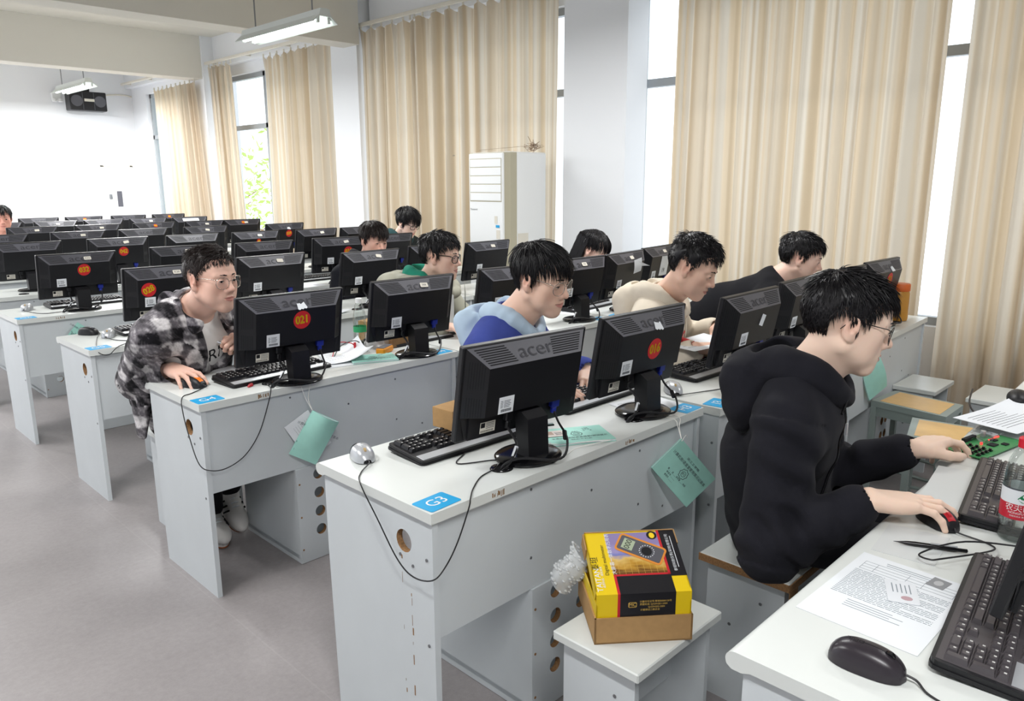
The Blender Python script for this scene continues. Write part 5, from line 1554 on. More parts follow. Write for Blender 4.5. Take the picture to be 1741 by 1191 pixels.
def ik(a, b, l1, l2, pole):
    a = V(a); b = V(b); d = b-a; L = min(d.length, (l1+l2)*.999); d = d.normalized()
    x = (l1*l1-l2*l2+L*L)/(2*L); h = math.sqrt(max(0, l1*l1-x*x)); p = V(pole); p = (p-d*p.dot(d)).normalized()
    return a+d*x+p*h, a+d*L

# ---------------------------------------------------------------- hair
SK_C = V((0, -.012, .026)); SK_R = V((.079, .1005, .0835))
def hairline(phi, st):
    a = abs(math.degrees(phi)); F_ = st.get('front', .070)-.004
    pts = [(0, F_), (38, F_+.0), (52, F_-.012), (66, st.get('temple', .030)), (80, st.get('burn', -.012)), (88, st.get('burn', -.012)), (93, .026), (104, .030), (112, .0), (124, -.045), (150, st.get('nape', -.066)), (180, st.get('nape', -.066))]
    for (a0, z0), (a1, z1) in zip(pts, pts[1:]):
        if a <= a1: return z0+(z1-z0)*(a-a0)/(a1-a0)
    return pts[-1][1]
def scalp(th, ph, g=1.0):
    return V((SK_C[0]+SK_R[0]*g*math.sin(ph)*math.cos(th), SK_C[1]+SK_R[1]*g*math.cos(ph)*math.cos(th), SK_C[2]+SK_R[2]*g*math.sin(th)))
def make_hair(Hm, st, seed, parent, wide):
    r = random.Random(seed); mb = MB(Hm@Matrix.Diagonal((wide, 1, 1, 1)))
    vol = st.get('vol', .012); tex = st.get('tex', .004)
    n, m = 72, 40
    def cap(u, v):
        ph = 2*PI*u-PI; th = -1.1+(PI/2+1.1)*v
        p = scalp(th, ph); hl = hairline(ph, st); dz = (p.z-hl)/.03
        t = max(0, min(1, dz)); t = t*t*(3-2*t)
        topness = max(0, math.sin(th))
        k = vol*(.45+.75*topness)*(1-st.get('fadeside', 0)*(1-topness)) * (1+.25*math.sin(9*ph+5*th)*math.sin(7*th+2*ph+seed))
        off = -.012+(.012+.002+k*.8)*t
        nn = V((p.x-SK_C.x, p.y-SK_C.y, p.z-SK_C.z)).normalized()
        return p+nn*off+nn*tex*math.sin(31*ph+9*math.sin(6*th+seed))*t*.5
    mb.grid(cap, n, m, close_u=True)
    N = int(st.get('n', 1500)*1.7); segs = 6
    crown = V((.01, -.058, .106)); comb = V(st.get('comb', (0, .2, 0)))
    W0 = st.get('w', .0022)*.62; hug = st.get('hug', .75)
    for i in range(N):
        z = r.uniform(-.75, 1); ph = r.uniform(-PI, PI); th = math.asin(z)
        p = scalp(th, ph); hl = hairline(ph, st)
        if p.z < hl+.001: continue
        nn = V(((p.x-SK_C.x)/SK_R.x**2, (p.y-SK_C.y)/SK_R.y**2, (p.z-SK_C.z)/SK_R.z**2)).normalized()
        top = max(0, min(1, (p.z-.045)/.05)); fr = max(0, p.y-.02)/.07*top
        fl = p-crown; fl = fl-nn*fl.dot(nn)
        fl = fl.normalized() if fl.length > 1e-4 else V((0, 1, 0))
        back = abs(ph) > 1.9
        L = st['side']*(1-top)+st['top']*top
        if back and top < .5: L = st.get('back', st['side'])
        L *= r.uniform(.6, 1.15)
        if fr > .25: L = max(L, st.get('fringe', 0)*r.uniform(.7, 1.1))
        fs = st.get('fadeside', 0)*(1-top)
        lift = st.get('lift', .25)*(.2+.8*top)*r.uniform(.3, 1.3)*.8
        rv = V((r.gauss(0, 1), r.gauss(0, 1), r.gauss(0, 1)))
        # neighbouring hairs share a direction, so that they gather into locks
        q = (math.floor(p.x/.013), math.floor(p.y/.013), math.floor(p.z/.013)); rq = random.Random(hash(q)+seed)
        lock = V((rq.gauss(0, 1), rq.gauss(0, 1), rq.gauss(0, 1)))
        d = (fl+comb*top+nn*lift+(rv*.45+lock)*st.get('mess', .15)*.8).normalized()
        h0 = vol*(.35+.75*top)*(1-fs)
        p = p+nn*h0*r.uniform(.2, 1.0)
        pts = [p]; grav = st.get('grav', .25)
        curl = st.get('curl', 0); cp = r.uniform(0, 6.3); side_v = nn.cross(d)
        hh = 1.03+h0*r.uniform(.5, 1.15)/.09; pf = lift*L/.09*(.9 if not fr > .25 else .5)*r.uniform(.6, 1.2)
        for k in range(segs):
            d = (d+V((0, 0, -grav))*(1 if top < .6 or fr > .2 else .5)+(side_v*math.cos(cp+k*1.7)+nn*math.sin(cp+k*1.7))*curl).normalized()
            p = p+d*(L/segs)
            e = V(((p.x-SK_C.x)/SK_R.x, (p.y-SK_C.y)/SK_R.y, (p.z-SK_C.z)/SK_R.z)); el = e.length
            tgt = hh+pf*(k+1)/segs
            if p.z > -.03 or back:
                g_ = hug if el > tgt else 1.0
                if p.z < -.03 and el > tgt: g_ *= .3
                e *= (1-g_)+g_*tgt/el; p = V((SK_C.x+e.x*SK_R.x, SK_C.y+e.y*SK_R.y, SK_C.z+e.z*SK_R.z))
            pts.append(p)
        w_ = W0*r.uniform(.6, 1.5)
        mb.tube(pts, [w_, w_*1.1, w_, w_*.9, w_*.7, w_*.4, w_*.1], 3, cap=False)
    if st.get('long'):
        for i in range(700):          # long hair falling over the back and sides
            ph = r.uniform(1.75, PI)*r.choice((-1, 1)); p = scalp(r.uniform(.1, .6), ph, 1.05); pts = []
            for k in range(7):
                t = k/6; dn = st['long']*t*r.uniform(.97, 1.03)
                o_ = 1.10+.05*math.sin(t*3)+r.uniform(-.03, .03)
                pts.append(V((SK_R.x*o_*math.sin(ph)*(1-.1*t), SK_C.y+SK_R.y*o_*math.cos(ph)-.01*t, p.z-dn)))
            mb.tube(pts, [.004, .005, .005, .005, .004, .003, .001], 3, cap=False)
    return ob('hair', mb, M[st.get('mat', 'hair')], parent, smooth=180, fix=False)
M['hair'] = mat('black hair', '141215', .36, spec=.45); M['hairb'] = mat('dark brown hair', '231b19', .4, spec=.4)
def face_bits(Hm, parent, wide, opts):
    L_ = opts.get('lid', 1.0)
    eyec = {}
    for s in (-1, 1):
        e = MB(Hm); c = V((s*.0315, .0765, -.002)); cols = []
        nu, nv = 21, 9
        gx = opts.get('gaze', 0)
        def F(u, v):
            a = (u*2-1); hh = .0036*L_*(1-abs(a)**2.2)+.0001
            x = a*.0125; z = (v*2-1)*hh+.0006*s*a-.0008
            y = .0136*math.sqrt(max(.05, 1-(x/.0155)**2-(z/.0135)**2))
            return c+V((x, y+.0004, z))
        e.grid(F, nu, nv)
        o = ob('eye', e, M['eye'], parent, smooth=180)
        at = o.data.color_attributes.new('col', 'FLOAT_COLOR', 'POINT'); cc = []
        for j in range(nv):
            for i in range(nu):
                p = F(i/(nu-1), j/(nv-1))-c; dd = math.hypot(p.x-gx, p.z-opts.get('gazez', -.0008))
                cc += list(lin('120c0a') if dd < .0024 else lin('2b1a12') if dd < .0055 else lin('d9cfc8'))
        at.data.foreach_set('color', cc)
        l = MB(Hm); l.tube([F(i/14, 1)+V((0, .0008, .0003)) for i in range(15)], [.0005+.0012*math.sin(PI*i/14)**.5 for i in range(15)], 5)
        ob('eyelash', l, M['hair'], parent, smooth=180)
        b = MB(Hm); rr = random.Random(3+s)
        for i in range(70):
            t = rr.random(); x = s*(.012+.031*t); zz = .0208+.003*math.sin(t*2.6)-.0035*t+rr.uniform(-.0022, .0022)*(1-.5*t)
            y = .0962-.0190*(max(0, abs(x)-.012)/.035)**1.3+.0008
            b.tube([(x, y, zz), (x+s*.004, y-.0026, zz+.0012)], [.0011, .0004], 3, cap=False)
        bo = ob('eyebrow', b, M['hair'], parent, smooth=180, fix=False)
M['eye'] = mat('eye', 'd9cfc8', .15, attr='col')
def glasses(Hm, parent, style, wide):
    g = MB(Hm); R_ = .0011 if style != 'thick' else .0022
    lens = MB(Hm); y0 = .1005; zc = -.006
    for s in (-1, 1):
        pts = []
        for i in range(28):
            a = 2*PI*i/28; sx, sz = (.0265, .0225) if style != 'thick' else (.026, .019)
            e = 2.6 if style == 'thick' else 2.15
            x = sx*math.copysign(abs(math.cos(a))**(2/e), math.cos(a)); z = sz*math.copysign(abs(math.sin(a))**(2/e), math.sin(a))
            xx = s*.034+x; pts.append((xx, y0-.012*(abs(xx)/.06)**2, zc+z-.002))
        g.tube(pts+[pts[0]], R_, 6, cap=False)
        c = (s*.034, y0-.012*(.034/.06)**2, zc-.002)
        lens.add([c]+pts, [(0, i+1, (i+1) % 28+1) for i in range(28)])
        g.tube([(s*.0605, y0-.0125, zc+.012), (s*.068*wide, .075, .01), (s*.079*wide, .0, .012), (s*.080*wide, -.018, .004), (s*.078*wide, -.03, -.014)], R_*1.05, 6)
        g.tube([(s*.008, y0-.001, zc-.004), (s*.010, .09, zc-.009)], .0008, 5)
    g.tube([(-.009, y0, zc+.004), (0, y0+.002, zc+.0075), (.009, y0, zc+.004)], R_, 6)
    if style == 'double': g.tube([(-.03, y0-.002, zc+.0215), (0, y0+.001, zc+.019), (.03, y0-.002, zc+.0215)], R_*.9, 6)
    o = ob('glasses', g, M[{'thick': 'blackg', 'black': 'blackg', 'silver': 'steel', 'double': 'steel'}[style]], parent, smooth=180)
    ob('lens', lens, M['lens'], o, smooth=180)
M['steel'] = mat('polished steel', 'b9b4ac', .2, metal=1)

# ---------------------------------------------------------------- a seated person
def cloth(name, col, bump=.35, bs=700, noise=.1, sheen=.3, rough=.9, attr=None): return mat(name, col, rough, noise=noise, nscale=18, bump=bump, bscale=bs, sheen=sheen*.12, attr=attr, spec=.15)
def person(label, head, yaw, pitch, hip, top, hair, roll=0, R=None, Lh=None, tyaw=None, back=.10, drop=.245, glass=None, skin='d8ab90', wide=1., fine=.0028, cfine=.007, legs=True,
           feet=None, seed=1, shw=.185, neckfwd=0, eyes=None, fade=None, elbow=None, knees=None, shift=0, loose=1., hsz=1.06, hs=1.0, shoe=None, pant='1c1c20'):
    """yaw: heading in degrees (0 = +x, -90 = -y); R, Lh = (wrist, finger direction, back of hand, pose)"""
    f = V((math.cos(math.radians(yaw)), math.sin(math.radians(yaw)), 0)); ty = yaw if tyaw is None else tyaw
    tf = V((math.cos(math.radians(ty)), math.sin(math.radians(ty)), 0)); side = V((tf.y, -tf.x, 0))      # person's right
    H = V(head); hip = V(hip); Z = V((0, 0, 1))
    pr = math.radians(pitch); hf = f*math.cos(pr)-Z*math.sin(pr); hu = f*math.sin(pr)+Z*math.cos(pr)
    Hm = frame(hf.cross(hu), hu, H)                       # x right, y up, z back -> reorder
    Rm = Matrix((hf.cross(hu), hf, hu)).transposed().to_4x4(); Rm = Rm@Matrix.Rotation(math.radians(roll), 4, 'Y')@Matrix.Scale(hs, 4); Rm.translation = H
    Hm = Rm; Hi = Hm.inverted()
    Sc = H-tf*back-Z*(drop-.028)+side*shift                      # middle of the shoulders
    Nb = Sc+Z*.055+tf*.012                                # root of the neck
    root = thing('person', label, 'person', (0, 0, 0), 0, 'students at the computers')
    sh = {1: Sc+side*shw-Z*.04, -1: Sc-side*shw-Z*.04}
    spn = hip+(Sc-hip)*.5-tf*.035
    body = Shape().xform(head_shape(wide), Hm)
    nk0 = Hm@V((0, -.022, -.055)); body.cap(nk0, Nb-Z*.01, .053, .058, k=.028); body.cap(Hm@V((0, .01, -.075)), Nb+tf*.03-Z*.02, .036, .04, k=.03)
    body.ecap(Nb-Z*.05, Sc-Z*.06, .09, .13, tf, .6, k=.05).ecap(Sc-Z*.06, spn, .13, .12, tf, .62, k=.05).ecap(spn, hip, .12, .135, tf, .75, k=.05)
    nails = []; arms = {}
    for s, hd in ((1, R), (-1, Lh)):
        if hd is None:
            wr = sh[s]-Z*.24+tf*.26-side*s*.06; fd = tf; bk = Z; pose = 'flat'
        else: wr, fd, bk, pose = V(hd[0]), hd[1], hd[2], hd[3]
        pole = (elbow or {}).get(s, side*s*.6-Z*.8-tf*.5)
        el, wr2 = ik(sh[s], wr, .285, .255, pole)
        if hd is not None: wr2 = wr
        arms[s] = (sh[s], el, wr2, V(fd))
        body.cap(sh[s], el, .045, .038, k=.03).cap(el, wr2, .038, .027, k=.015)
        if hd is not None:
            x_, y_, z_ = basis(fd, bk)                    # x = y cross z: thumb side for the left hand (palm down)
            x_ = x_ if s < 0 else -x_
            hm = Matrix((x_, y_, z_)).transposed().to_4x4(); hm = hm@Matrix.Scale(hsz, 4); hm.translation = wr2
            hs, nl = hand_shape(hm, s, pose); body.p += hs.p; nails += nl
    Vv, F = sdf_mesh(body, fine)
    # the trunk far inside the clothes is meshed with the rest: one continuous skin
    cols = skin_cols(Vv, Hi, skin, nails, fade)
    np_mesh('body', Vv, F, M['skin'], root, cols)
    face_bits(Hm, root, wide, eyes or {})
    make_hair(Hm, hair, seed, root, wide)
    if glass: glasses(Hm, root, glass, wide)
    ctx = dict(H=H, Hm=Hm, Nb=Nb, Sc=Sc, hip=hip, spn=spn, tf=tf, side=side, sh=sh, arms=arms, root=root, cf=cfine, seed=seed, Z=Z, loose=loose)
    top(ctx)
    if legs:
        tr = Shape(); kn = {}
        for s in (1, -1):
            k_ = (knees or {}).get(s) or hip+tf*.40+side*s*.10+Z*.0
            a_ = (feet or {}).get(s, (k_+tf*.02-Z*(k_.z-.10), tf, 0))
            tr.cap(hip+side*s*.085-Z*.01, k_, .085, .068, k=.05).cap(k_, V(a_[0])+Z*.03, .066, .05, k=.02); kn[s] = a_
        tr.ecap(hip-side*.03, hip+side*.03, .115, .115, tf, .8, k=.05)
        tr.half(hip+Z*.12, (0, 0, 1), k=.01)
        Vv, F = sdf_mesh(tr, .012, lambda P: .004*wob(P, 30, seed), .005)
        np_mesh('trousers', Vv, F, cloth('trousers %d' % seed, pant), root)
        for s in (1, -1):
            a, d, p_ = kn[s]; make_shoe(root, V(a), V(d), p_, shoe)
    return ctx
M['skin'] = mat('skin', 'd8ab90', .5, attr='col', bump=.06, bscale=500, sss=.12, spec=.4)
def make_shoe(root, ank, d, pit, style):
    d = V(d).normalized(); up = V((0, 0, 1)); d2 = d*math.cos(pit)-up*math.sin(pit); u2 = d*math.sin(pit)+up*math.cos(pit)
    m = Matrix((d2.cross(u2), d2, u2)).transposed().to_4x4(); m.translation = ank
    S = Shape(); S.ell((0, .09, -.045), (.045, .10, .04)).ell((0, .0, -.03), (.04, .065, .055), k=.03).cap((0, -.01, 0), (0, -.015, .035), .038, .036, k=.02)
    S.half((0, 0, -.062), (0, 0, -1), k=.008)
    Vv, F = sdf_mesh(Shape().xform(S, m), .006)
    o = np_mesh('shoe', Vv, F, M['shoe' if style else 'dark'], root)
    if style:
        out = [( .040*math.sin(a)*(1 if math.cos(a) < 0 else 1.12), .045+.118*math.cos(a)) for a in [2*PI*i/28 for i in range(28)]]
        s = MB(m); s.prism(out, -.082, -.058, mi=0); s.prism([(x*1.01, y) for x, y in out], -.088, -.082, mi=1); ob('sole', s, [M['shoe'], M['gum']], o)
        st = MB(m)
        for sx in (-1, 1):
            for k in range(3):
                y = .025+.028*k
                st.tube([(sx*.043, y-.012, -.05), (sx*.0425, y, -.03), (sx*.034, y+.012, -.008)], .0042, 6)
        ob('stripe', st, M['dark'], o)
        lc = MB(m)
        for k in range(5): lc.tube([(-.016, .045+.018*k, .004-.006*k), (0, .047+.018*k, .009-.006*k), (.016, .045+.018*k, .004-.006*k)], .003, 5)
        ob('laces', lc, M['paper'], o)
M['shoe'] = mat('white leather shoe', 'd9d6d2', .5); M['gum'] = mat('gum sole', '9a5a32', .6)

# ---------------------------------------------------------------- tops
def torso(S, c, w=.165, dep=.62, ex=0):
    Sc, spn, hip, tf, side, Z = c['Sc'], c['spn'], c['hip'], c['tf'], c['side'], c['Z']
    S.ecap(Sc+side*.09-Z*.03, Sc-side*.09-Z*.03, .095+ex, .095+ex, tf, .8, k=.06)
    S.ecap(Sc-Z*.07, spn, w+ex, w+ex, tf, dep, k=.07); S.ecap(spn, hip+Z*.02, w+ex, w+.005+ex, tf, .78, k=.05)
    S.cap(c['Nb']+Z*.0, Sc+side*.13-Z*.005, .066+ex*.5, .072+ex*.5, k=.03).cap(c['Nb'], Sc-side*.13-Z*.005, .066+ex*.5, .072+ex*.5, k=.03)
def sleeves(S, c, r0=.078, r1=.066, r2=.052, cut=.018, k=.035):
    for s in (1, -1):
        a, e, w_, fd = c['arms'][s]; d = (w_-e).normalized(); w2 = w_-d*cut
        S.cap(a, e, r0, r1, k=k).cap(e, w2-d*.02, r1, r2, k=.02)
        S.cap(w2-d*.05, w2, r2-.006, r2-.012, k=.008)
        S.cap(w2+d*.004, w2+d*.09, r2-.021, r2-.021, k=.004, op=-1)
def folds(c, amp, f=42, arm=1.0):
    segs = [c['arms'][s] for s in (1, -1)]
    def disp(P):
        o = amp*.55*wob(P, f*.55, c['seed'])
        for a, e, w_, fd in segs:
            for p0, p1, fq in ((a, e, 62), (e, w_, 78)):
                p0 = A3(p0); p1 = A3(p1); ba = p1-p0; L = np.linalg.norm(ba); t = (P-p0)@ba/(L*L); tc = np.clip(t, 0, 1)
                dist = np.linalg.norm(P-p0-tc[:, None]*ba, axis=1); m = np.clip((.115-dist)/.03, 0, 1)*(t > -.1)*(t < 1.1)
                near = np.abs(tc-(1 if fq == 62 else .25))
                if fq == 78: m = m*np.clip((.9-t)/.2, 0, 1)
                o = o+arm*amp*m*(.5+.9*np.exp(-(near/.35)**2))*np.sin(t*L*fq*1.1+3.6*wob(P, 13, c['seed']+3))*np.clip(.55+1.1*wob(P, 11, c['seed']+17), 0, 1.3)
        for a, e, w_, fd in segs: o = o*np.clip((np.linalg.norm(P-A3(w_), axis=1)-.05)/.05, 0, 1)
        return o.astype(f32)
    return disp
def neck_cut(S, c, r=.064, dz=.03, lean=.0):
    n0 = c['Nb']-c['Z']*dz; d = (c['Hm']@V((0, -.02, -.06))-c['Nb']).normalized()
    S.cap(n0, c['Nb']+d*.14, r, r+.012, k=.012, op=-1)
def hood(c, thick=1., bag=1., col=None, name='hood', mt=None, front=.085, lift=0, size=1., ring=1.):
    S = Shape(); Nb, tf, side, Z = c['Nb'], c['tf'], c['side'], c['Z']; pts = []; nd = (c['Hm']@V((0, -.02, -.06))-Nb).normalized()
    for i in range(21):
        a = 2*PI*i/20; ca, sa = math.cos(a), math.sin(a)          # a = 0 front
        pos = Nb+nd*.022+tf*(front*ca if ca > 0 else .098*size*ca)+side*(.088*ring*sa)+Z*(-.05*max(0, ca)**2+.035*(1-ca)*.5-.01+lift*(1-ca)*.5)
        pts.append((pos, (.022+.016*(1-ca)*.5+.012*(sa*sa))*thick))
    for (p, r0), (q, r1) in zip(pts, pts[1:]): S.cap(p, q, r0, r1, k=.016)
    if bag:
        S.ell(Nb-tf*.125*size-Z*.055, (.135*size*bag, .07*bag, .105*bag), np.array(Matrix((side, tf, Z)).transposed()), k=.045)
        S.cap(Nb-tf*.15*size-Z*.0+side*.07, Nb-tf*.15*size-Z*.0-side*.07, .042*bag, k=.04)
        S.ell(Nb-tf*.075+Z*.045, (.072, .055, .055), np.array(Matrix((side, tf, Z)).transposed()), k=.02, op=-1)
    S.cap(Nb-Z*.06, Nb+(c['Hm']@V((0, -.02, -.06))-Nb).normalized()*.16, .060, .072, k=.012, op=-1)
    Vv, F = sdf_mesh(S, c['cf']*.85, lambda P: .0035*wob(P, 45, c['seed']+9), .004)
    o = np_mesh(name, Vv, F, mt, c['root']); return o
def bvh_of(o):
    me = o.data; return BVHTree.FromPolygons([v.co for v in me.vertices], [tuple(p.vertices) for p in me.polygons])
def on_front(bv, p, tf, out):
    h = bv.ray_cast(V(p)+tf*.25, -tf, .6)
    return h[0]+tf*out if h[0] is not None else V(p)
def cords(c, mt, L=.16, gap=.045):
    Nb, tf, side, Z = c['Nb'], c['tf'], c['side'], c['Z']
    bv = bvh_of(c['top'])
    for s in (1, -1):
        p = Nb+tf*.105+side*s*gap*.8-Z*.04; pts = [p-tf*.02, p+tf*.016-Z*.012]
        for k in range(1, 7): pts.append(on_front(bv, p+side*s*.002*k-Z*(.02+L*k/6), tf, .004))
        o = MB().tube(spline(pts, 4), .0034, 6); ob('drawstring', o, mt, c['root'], smooth=180)
def hoodie(mt, mth=None, cm=None, r=(.082, .07, .055), bag=1., thick=1., w=.172, amp=.006, pocket=None, hcut=.018):
    def fn(c):
        S = Shape(); torso(S, c, w); sleeves(S, c, *r, cut=hcut); neck_cut(S, c, .07)
        Vv, F = sdf_mesh(S, c['cf'], folds(c, amp), amp*2.2)
        c['top'] = np_mesh('hoodie', Vv, F, mt, c['root'])
        hood(c, thick, bag, mt=mth or mt)
        if cm: cords(c, cm)
    return fn
def decal(c, target, name, build, origin, xdir, ydir, mt, out=.0016):
    """lay flat drawing (x, y) onto a garment, looking along the drawing's normal"""
    x = V(xdir).normalized(); y = V(ydir); y = (y-x*y.dot(x)).normalized(); n = x.cross(y)
    mb = MB(); build(mb); bv = bvh_of(target); vs = []
    for p in mb.v:
        o_ = V(origin)+x*p[0]+y*p[1]+n*.25
        h = bv.ray_cast(o_, -n, .6)
        vs.append((h[0]+n*(out+p[2])) if h[0] is not None else V(origin)+x*p[0]+y*p[1])
    return mesh_obj(name, [tuple(v) for v in vs], mb.f, mt, c['root'])
def collar(c, mt, open_=.05, h=.05, w=.0, name='collar', back=.075):
    """folded shirt collar: a strip round the neck"""
    Nb, tf, side, Z = c['Nb'], c['tf'], c['side'], c['Z']; g = MB()
    def F(u, v):
        a = (u*2-1)*(PI-.35); ca, sa = math.cos(a), math.sin(a)       # a=0 back
        r = .068+.024*v+.006*math.sin(PI*v)
        p = Nb-tf*(r*ca*1.02)+side*(r*sa*1.08)
        fr = max(0, -ca)
        z = .035-.028*fr-.055*v*(1+.7*fr*fr)
        if fr > .3: p = p+side*(math.copysign(open_*fr*v, sa))+tf*.02*fr*v
        return p+Z*z
    g.grid(F, 44, 8)
    def F2(u, v):
        a = (u*2-1)*(PI-.42); ca, sa = math.cos(a), math.sin(a); r = .064+.008*v
        return c['Nb']-tf*(r*ca*1.02)+side*(r*sa*1.08)+Z*(.036-.028*max(0, -ca)-.06*v)
    g.grid(F2, 44, 5)
    return ob(name, g, mt, c['root'], smooth=180, fix=False)
def plaid(Vv, c, lo, mid, hi, per=.085):
    u = np.zeros(len(Vv), f32); v = np.zeros(len(Vv), f32); best = np.full(len(Vv), .12, f32)
    S_, Z_ = A3(c['side']), A3((0, 0, 1)); u[:] = (Vv-A3(c['Sc']))@S_; v[:] = (Vv-A3(c['Sc']))@Z_
    for s in (1, -1):
        a, e, w_, fd = c['arms'][s]; off = 0
        for p0, p1 in ((a, e), (e, w_)):
            p0n = A3(p0); ba = A3(p1)-p0n; L = float(np.linalg.norm(ba)); d = ba/L
            t = (Vv-p0n)@d; q = Vv-p0n-np.clip(t, 0, L)[:, None]*d; dist = np.linalg.norm(q, axis=1)
            m = (dist < best)*(t > (.04 if off == 0 else -.02))
            x = A3(V(d.tolist()).orthogonal().normalized()); y = np.cross(d, x)
            ang = np.arctan2(q@y, q@x)*.075
            u[m] = ang[m]; v[m] = t[m]+off; best[m] = dist[m]; off += L
    u = u+.010*wob(Vv, 45, 8)+.004*wob(Vv, 160, 9); v = v+.010*wob(Vv, 40, 10)+.004*wob(Vv, 150, 11)
    b = lambda q: np.clip(.45+.95*np.sin(2*PI*q/per)+.4*np.sin(6*PI*q/per+1), 0, 1)
    g = (b(u+.01)*.5+b(v)*.5)*.95; g = np.clip(g+.2*wob(Vv, 130, 5)+.16*wob(Vv, 420, 6), 0, 1)
    lo, mid, hi = [np.array(lin(k)[:3], f32) for k in (lo, mid, hi)]
    return np.where(g[:, None] < .5, lo+(mid-lo)*g[:, None]*2, mid+(hi-mid)*(g[:, None]-.5)*2)
DOWN = (0, 0, 1)

# ---- 1 student in black hoodie, nearest
blk = cloth('black fleece', '1e1e24', bump=.25, sheen=.25)
def top_black(c):
    hoodie(blk, r=(.080, .072, .052), bag=1.06, thick=1.12, w=.185, amp=.014)(c)
    Nb, tf, side, Z = c['Nb'], c['tf'], c['side'], c['Z']
    bv = bvh_of(c['top']); z = MB(); pts = [on_front(bv, Nb-Z*(.07+.03*k), tf, .001) for k in range(9)]
    z.tube(spline(pts, 4), .0045, 6); ob('zip', z, M['blackg'], c['root'], smooth=180)
    z = MB(); z.box(-.004, .004, -.003, .003, -.03, 0); zo = ob('zip_pull', z, M['silver'], c['root']); zo.location = on_front(bv, Nb-Z*.11, tf, .005)
    cd = MB(); p = Nb+tf*.09+side*.055-Z*.0
    cd.tube(spline([p, p+tf*.02-Z*.02+side*.01, on_front(bv, p+side*.012-Z*.07, tf, .004)]), .0028, 6); cd.ell(p+tf*.012-Z*.012+side*.006, (.008, .008, .01), 10, 6)
    ob('drawstring', cd, M['blackg'], c['root'], smooth=180)
    hem = Shape(); hip = c['hip']
    decal(c, c['top'], 'lettering', lambda m: m.text('KEL', .026, T(0, 0, 0)), hip+side*.12+tf*.10+Z*.05, (tf*.92+side*.1), Z+tf*.1, M['paper'])
P4 = person('person in black hoodie and black glasses using a red wheeled mouse at the near desk', (.858, -.588, 1.170), -58, 13, (1.0, -.385, .54), top_black,
   dict(top=.050, side=.030, back=.026, fringe=.052, vol=.013, lift=.34, mess=.36, hug=.7, comb=(0, .55, 0), grav=.16, n=2900, w=.0019, front=.064, temple=.024, burn=-.016, nape=-.058, tex=.003), tyaw=-72, back=.105, drop=.235,
   R=((.676, -.738, .800), V((.60, -.79, -.03)), V((.05, 0, 1)), 'mouse'), Lh=((1.15, -.685, .785), V((.93, -.33, .10)), V((-.1, .25, 1)), 'reach'), glass='black', skin='ebcdb9', hsz=1.12, fine=.0025, cfine=.006, seed=4,
   elbow={1: (-.5, .55, -.9), -1: (.3, .5, -1)}, feet={1: (V((.93, -.86, .10)), (0, -1, 0), 0), -1: (V((1.13, -.84, .10)), (.1, -1, 0), 0)})

# ---- 2 student in blue hoodie
blue = cloth('blue fleece', '3f4c94', bump=.4, noise=.14); lblue = cloth('pale blue cotton', 'b4c8da', noise=.05); wht = cloth('white cotton', 'e4e2dd', noise=.04)
def top_blue(c):
    hoodie(blue, lblue, wht, r=(.079, .072, .058), bag=.86, thick=.85, w=.182, amp=.006)(c)
    for s in (1, -1):
        a, e, w_, fd = c['arms'][s]; d = (w_-e).normalized(); cu = MB()
        cu.tube([w_-d*.075, w_-d*.05, w_-d*.02, w_-d*.012], [.05, .047, .042, .038], 18); ob('cuff', cu, wht, c['root'], smooth=60)
        cu = MB(); cu.tube([w_-d*.035, w_-d*.022], [.0455, .0435], 18); ob('cuff_stripe', cu, cloth('navy rib', '22274a'), c['root'], smooth=60)
P2 = person('person in blue hoodie with pale blue hood and silver glasses behind the front monitors', (.885, .462, 1.187), -80, 13, (.98, .74, .54), top_blue,
   dict(top=.085, side=.042, back=.05, fringe=.078, vol=.011, lift=.2, mess=.30, hug=.82, comb=(-.1, .5, 0), grav=.30, n=2300, w=.0023, front=.070, temple=.03, burn=-.012, nape=-.06), roll=3, tyaw=-70, back=.13, drop=.24,
   R=((.93, .47, .80), V((0, -.95, -.1)), DOWN, 'type'), Lh=((1.165, .475, .800), V((-.70, -.68, -.12)), V((.15, 0, 1)), 'type'), glass='double', skin='e3bda8', fine=.0028, seed=2, elbow={-1: (.8, .5, -.6), 1: (.35, 1, -.5)},
   eyes=dict(lid=.75, gazez=-.002))

